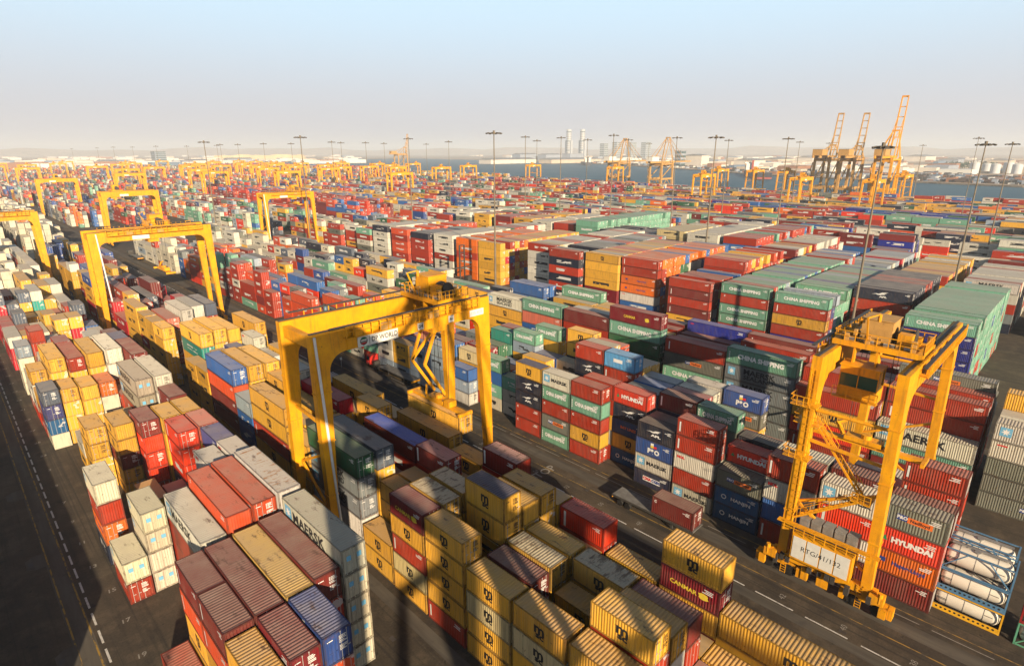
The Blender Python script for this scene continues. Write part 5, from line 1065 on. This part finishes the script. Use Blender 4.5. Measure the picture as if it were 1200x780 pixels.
LAND = [('office_block', 14.55, 2830, 60, 40, 50, bgy, 'lone grey banded office block on the left skyline', 'office block', 7), ('warehouse', 17.2, 2900, 120, 60, 14, bw, 'long cream warehouse right of the office block', 'warehouse', 0), ('warehouse', 20.4, 3050, 46, 110, 18, bgy, 'long grey-blue shed under the pale sand heap', 'warehouse', 0),
        ('warehouse', 11.0, 3000, 90, 60, 13, bw, 'cream warehouse left of the office block', 'warehouse', 0), ('warehouse', 45.9, 3300, 60, 140, 32, bgy, 'dark grey hall left of the twin towers, leftmost of two', 'hall', 0), ('warehouse', 48.2, 3320, 60, 130, 30, bgy, 'dark grey hall next to the twin towers', 'hall', 0),
        ('tower_podium', 50.35, 3560, 60, 120, 34, bgy, 'dark low block at the feet of the twin towers', 'building', 0), ('warehouse', 44.3, 2500, 70, 260, 16, bw, 'broad white shed behind the moored ship', 'warehouse', 0), ('warehouse', 50.2, 2600, 70, 330, 15, bs, 'very long sand-coloured shed below the twin towers', 'warehouse', 0),
        ('apartment_tower', 53.2, 4200, 40, 40, 96, bt, 'pale faint high-rise, first of the group right of the twin towers', 'high-rise', 8), ('apartment_tower', 54.4, 4200, 40, 60, 104, bt, 'pale faint high-rise, second of the group right of the twin towers', 'high-rise', 8), ('apartment_tower', 55.7, 4250, 40, 60, 102, bt, 'pale faint high-rise, third of the group right of the twin towers', 'high-rise', 8), ('apartment_tower', 57.0, 4250, 40, 60, 103, bt, 'pale faint high-rise, last of the group right of the twin towers', 'high-rise', 8),
        ('warehouse', 61.5, 1980, 60, 46, 34, bw, 'tall cream warehouse by a grey silo across the water', 'warehouse', 0), ('silo_block', 60.1, 1950, 20, 30, 48, bgy, 'grey silo block beside the tall cream warehouse', 'silo', 4), ('warehouse', 66.0, 2000, 60, 90, 20, bw, 'white warehouse behind the black and red ship', 'warehouse', 0), ('warehouse', 68.3, 2500, 60, 160, 18, bs, 'sand-coloured warehouse over the white ship deckhouse', 'warehouse', 0), ('warehouse', 71.0, 2900, 70, 220, 20, bw, 'long white warehouse behind the raised cranes', 'warehouse', 0), ('warehouse', 78.5, 3300, 80, 200, 22, bw, 'long cream warehouse on the right skyline', 'warehouse', 0), ('warehouse', 80.5, 2800, 60, 110, 16, bgy, 'grey shed above the dark grove at right', 'warehouse', 0), ('warehouse', 83.5, 2600, 60, 130, 16, bs, 'sand-coloured shed above the storage tanks', 'warehouse', 0)]
for nm, dg, ds, a, b_, h, mt, lb, ct, rw in LAND: building(nm, *at(dg, ds), a, b_, h, mt, lb, ct, None, rw, 0.0)
for dg, lb in ((49.95, 'left one of the pale twin towers on the skyline'), (51.2, 'right one of the pale twin towers on the skyline')):
    tu_, tv2 = at(dg, 3700); root = thing('tower', (tu_, tv2, 0), lb, 'tower'); m = MB(); m.lathe((0, 0, 0), (0, 0, 1), [(0, 15), (170, 15), (172, 12)], 20); m.build('wall', bt, root)
    m = MB(); m.box(-24, 24, -7, 7, 0, 110); m.build('wing', bt, root)
    for k in range(12): m = MB(); m.lathe((0, 0, 11 + k * 13), (0, 0, 1), [(0, 15.3), (5, 15.3)], 20); m.build('window_band', M['glass'] if k % 4 == 3 else M['steel'], root)
u_, v_ = at(22.2, 4100); heap = thing('sand_heap', (u_, v_, 0), 'long pale yellow sand heap on the left skyline', 'sand heap'); m = MB()
hp = random.Random(4); N = 26; pts = [(-300 + 600 * i / N, 26 + 8 * hp.random() if 1 < i < N - 1 else 2) for i in range(N + 1)]
for (x0, z0), (x1, z1) in zip(pts[:-1], pts[1:]): m.add([(-45, x0, 0), (-45, x1, 0), (0, x1, z1), (0, x0, z0), (45, x0, 0), (45, x1, 0)], [(0, 1, 2, 3), (3, 2, 5, 4)])
m.build('heap', by, heap); heap.rotation_euler.z = R(-22)
for k in range(6):
    u_, v_ = at(82.0 + k * .62 + (.1 if k % 2 else 0), 1650 + (k % 2) * 40); root = thing('storage_tank', (u_, v_, 0), 'silver storage tank across the water, %s from left' % ORD[k + 1], 'storage tank', 'row of storage tanks')
    m = MB(); m.lathe((0, 0, 0), (0, 0, 1), [(0, 9), (19 + 3 * (k % 3 == 0), 9)], 24); m.build('shell', tsv, root); m = MB(); m.lathe((0, 0, 19.01 + 3 * (k % 3 == 0)), (0, 0, 1), [(0, 9), (1.6, 5), (2.2, .2)], 24); m.build('roof', M['white'], root)
# the far town, the goods along the far quay and the grove: too many and too small to count
rt = random.Random(9)
hl = MB(); hpts = [at(a_, 9500) for a_ in range(-6, 100, 2)]
for k in range(len(hpts) - 1):
    (ua, va), (ub, vb) = hpts[k], hpts[k + 1]; za, zb_ = [88 + 22 * math.sin(q * .9) * math.sin(q * .37 + 1) + 12 * math.sin(q * 2.3) for q in (k, k + 1)]
    hl.add([(ua * .93, va * .93, -2.3), (ub * .93, vb * .93, -2.3), (ub, vb, zb_), (ua, va, za), (ua * 1.09, va * 1.09, -2.3), (ub * 1.09, vb * 1.09, -2.3)], [(0, 1, 2, 3), (3, 2, 5, 4)])
tag(hl.build('hills', M['desert']), kind='structure')
tm = [bw, bs, bgy, M['white'], simple('rust_roofs', (.32, .15, .08), .8), simple('blue_roofs', (.14, .20, .28), .7)]
tb = MB()
for k in range(900):
    dg = rt.uniform(3, 86); ds = rt.choice([rt.uniform(1.0, 1.6), rt.uniform(1.4, 3.2)]) * (2400 if dg < 42 else 1950 if dg < 62 else 1500 + 0 * dg)
    u_, v_ = at(dg, ds)
    if dg < 40 and u_ < 2350 and v_ < 1200: continue
    if v_ < (1000 + .62 * u_) * 1.05 and dg > 30: continue
    a, b_, h = rt.uniform(12, 60), rt.uniform(20, 130), rt.uniform(4, 15)
    tb.box(u_ - a / 2, u_ + a / 2, v_ - b_ / 2, v_ + b_ / 2, .2, h, rt.choice([0, 0, 0, 1, 1, 2, 3, 3, 4, 5]))
tag(tb.build('distant_town', tm), kind='stuff')
gb = MB(); gmats = [M['dark'], tm[4], bgy, M['white'], tm[5], simple('scrap_brown', (.09, .06, .045), .9)]
FS = [(-600, 1068), (95, 1092), (330, 1170), (563, 1285), (907, 1560), (1323, 1836), (2032, 2240)]
for k in range(1500):
    j = rt.choice([0, 1, 1, 2, 2, 3, 4, 5]); f_ = rt.random(); u_ = FS[j][0] + (FS[j + 1][0] - FS[j][0]) * f_; v_ = FS[j][1] + (FS[j + 1][1] - FS[j][1]) * f_ + 30 + rt.random() ** 1.3 * 300
    a, b_, h = rt.uniform(3, 16), rt.uniform(3, 22), rt.uniform(1.2, 6.5); gb.box(u_ - a / 2, u_ + a / 2, v_ - b_ / 2, v_ + b_ / 2, .32, h, rt.choice([0, 0, 5, 5, 2, 1, 3, 4]))
tag(gb.build('quay_goods', gmats), kind='stuff')
fol = simple('grove_leaves', (.045, .075, .035), .8, .4, .08); gv = MB()
for k in range(260):
    u_, v_ = at(rt.uniform(80.3, 83.2), rt.uniform(2050, 2350)); r = rt.uniform(4, 8)
    for j in range(7):
        p = Vector((rt.gauss(0, .5), rt.gauss(0, .5), rt.gauss(0, .35))) * r; q = rt.uniform(.3, .55) * r; c0 = Vector((u_, v_, r * 1.1)) + p
        vs = [c0 + Vector((rt.uniform(-q, q), rt.uniform(-q, q), rt.uniform(-q, q))) for _ in range(4)]
        gv.add([tuple(x) for x in vs], [(0, 1, 2), (0, 2, 3), (0, 3, 1), (1, 3, 2)])
tag(gv.build('far_grove', fol), kind='stuff')

# ------------------------------------------------------------------ the crane the picture was taken from: it stands behind the camera and throws its shade over the near blocks
quay_crane(-33, 1.5, 'ship-to-shore crane behind the viewpoint', False, M['rtg'], 70, 8, 43, -math.pi / 2, 50)
mast(-40, -32.5, 'floodlight mast behind the viewpoint, left', 55, 1.4)  # unseen mast, added and thickened to throw a beam shadow across block A
# ------------------------------------------------------------------ haze
t = bpy.data.materials.new('haze_air'); t.use_nodes = True; hn_ = t.node_tree; hn_.nodes.remove(hn_.nodes['Principled BSDF'])
pv = hn_.nodes.new('ShaderNodeVolumePrincipled'); pv.inputs['Density'].default_value = HAZE_D; pv.inputs['Color'].default_value = (.86, .93, 1.0, 1); pv.inputs['Anisotropy'].default_value = 0.0
hn_.links.new(pv.outputs[0], hn_.nodes['Material Output'].inputs['Volume'])
hz = MB(); hz.box(-14500, 14500, -14500, 14500, -3.4, 192); tag(hz.build('haze', t), kind='stuff')
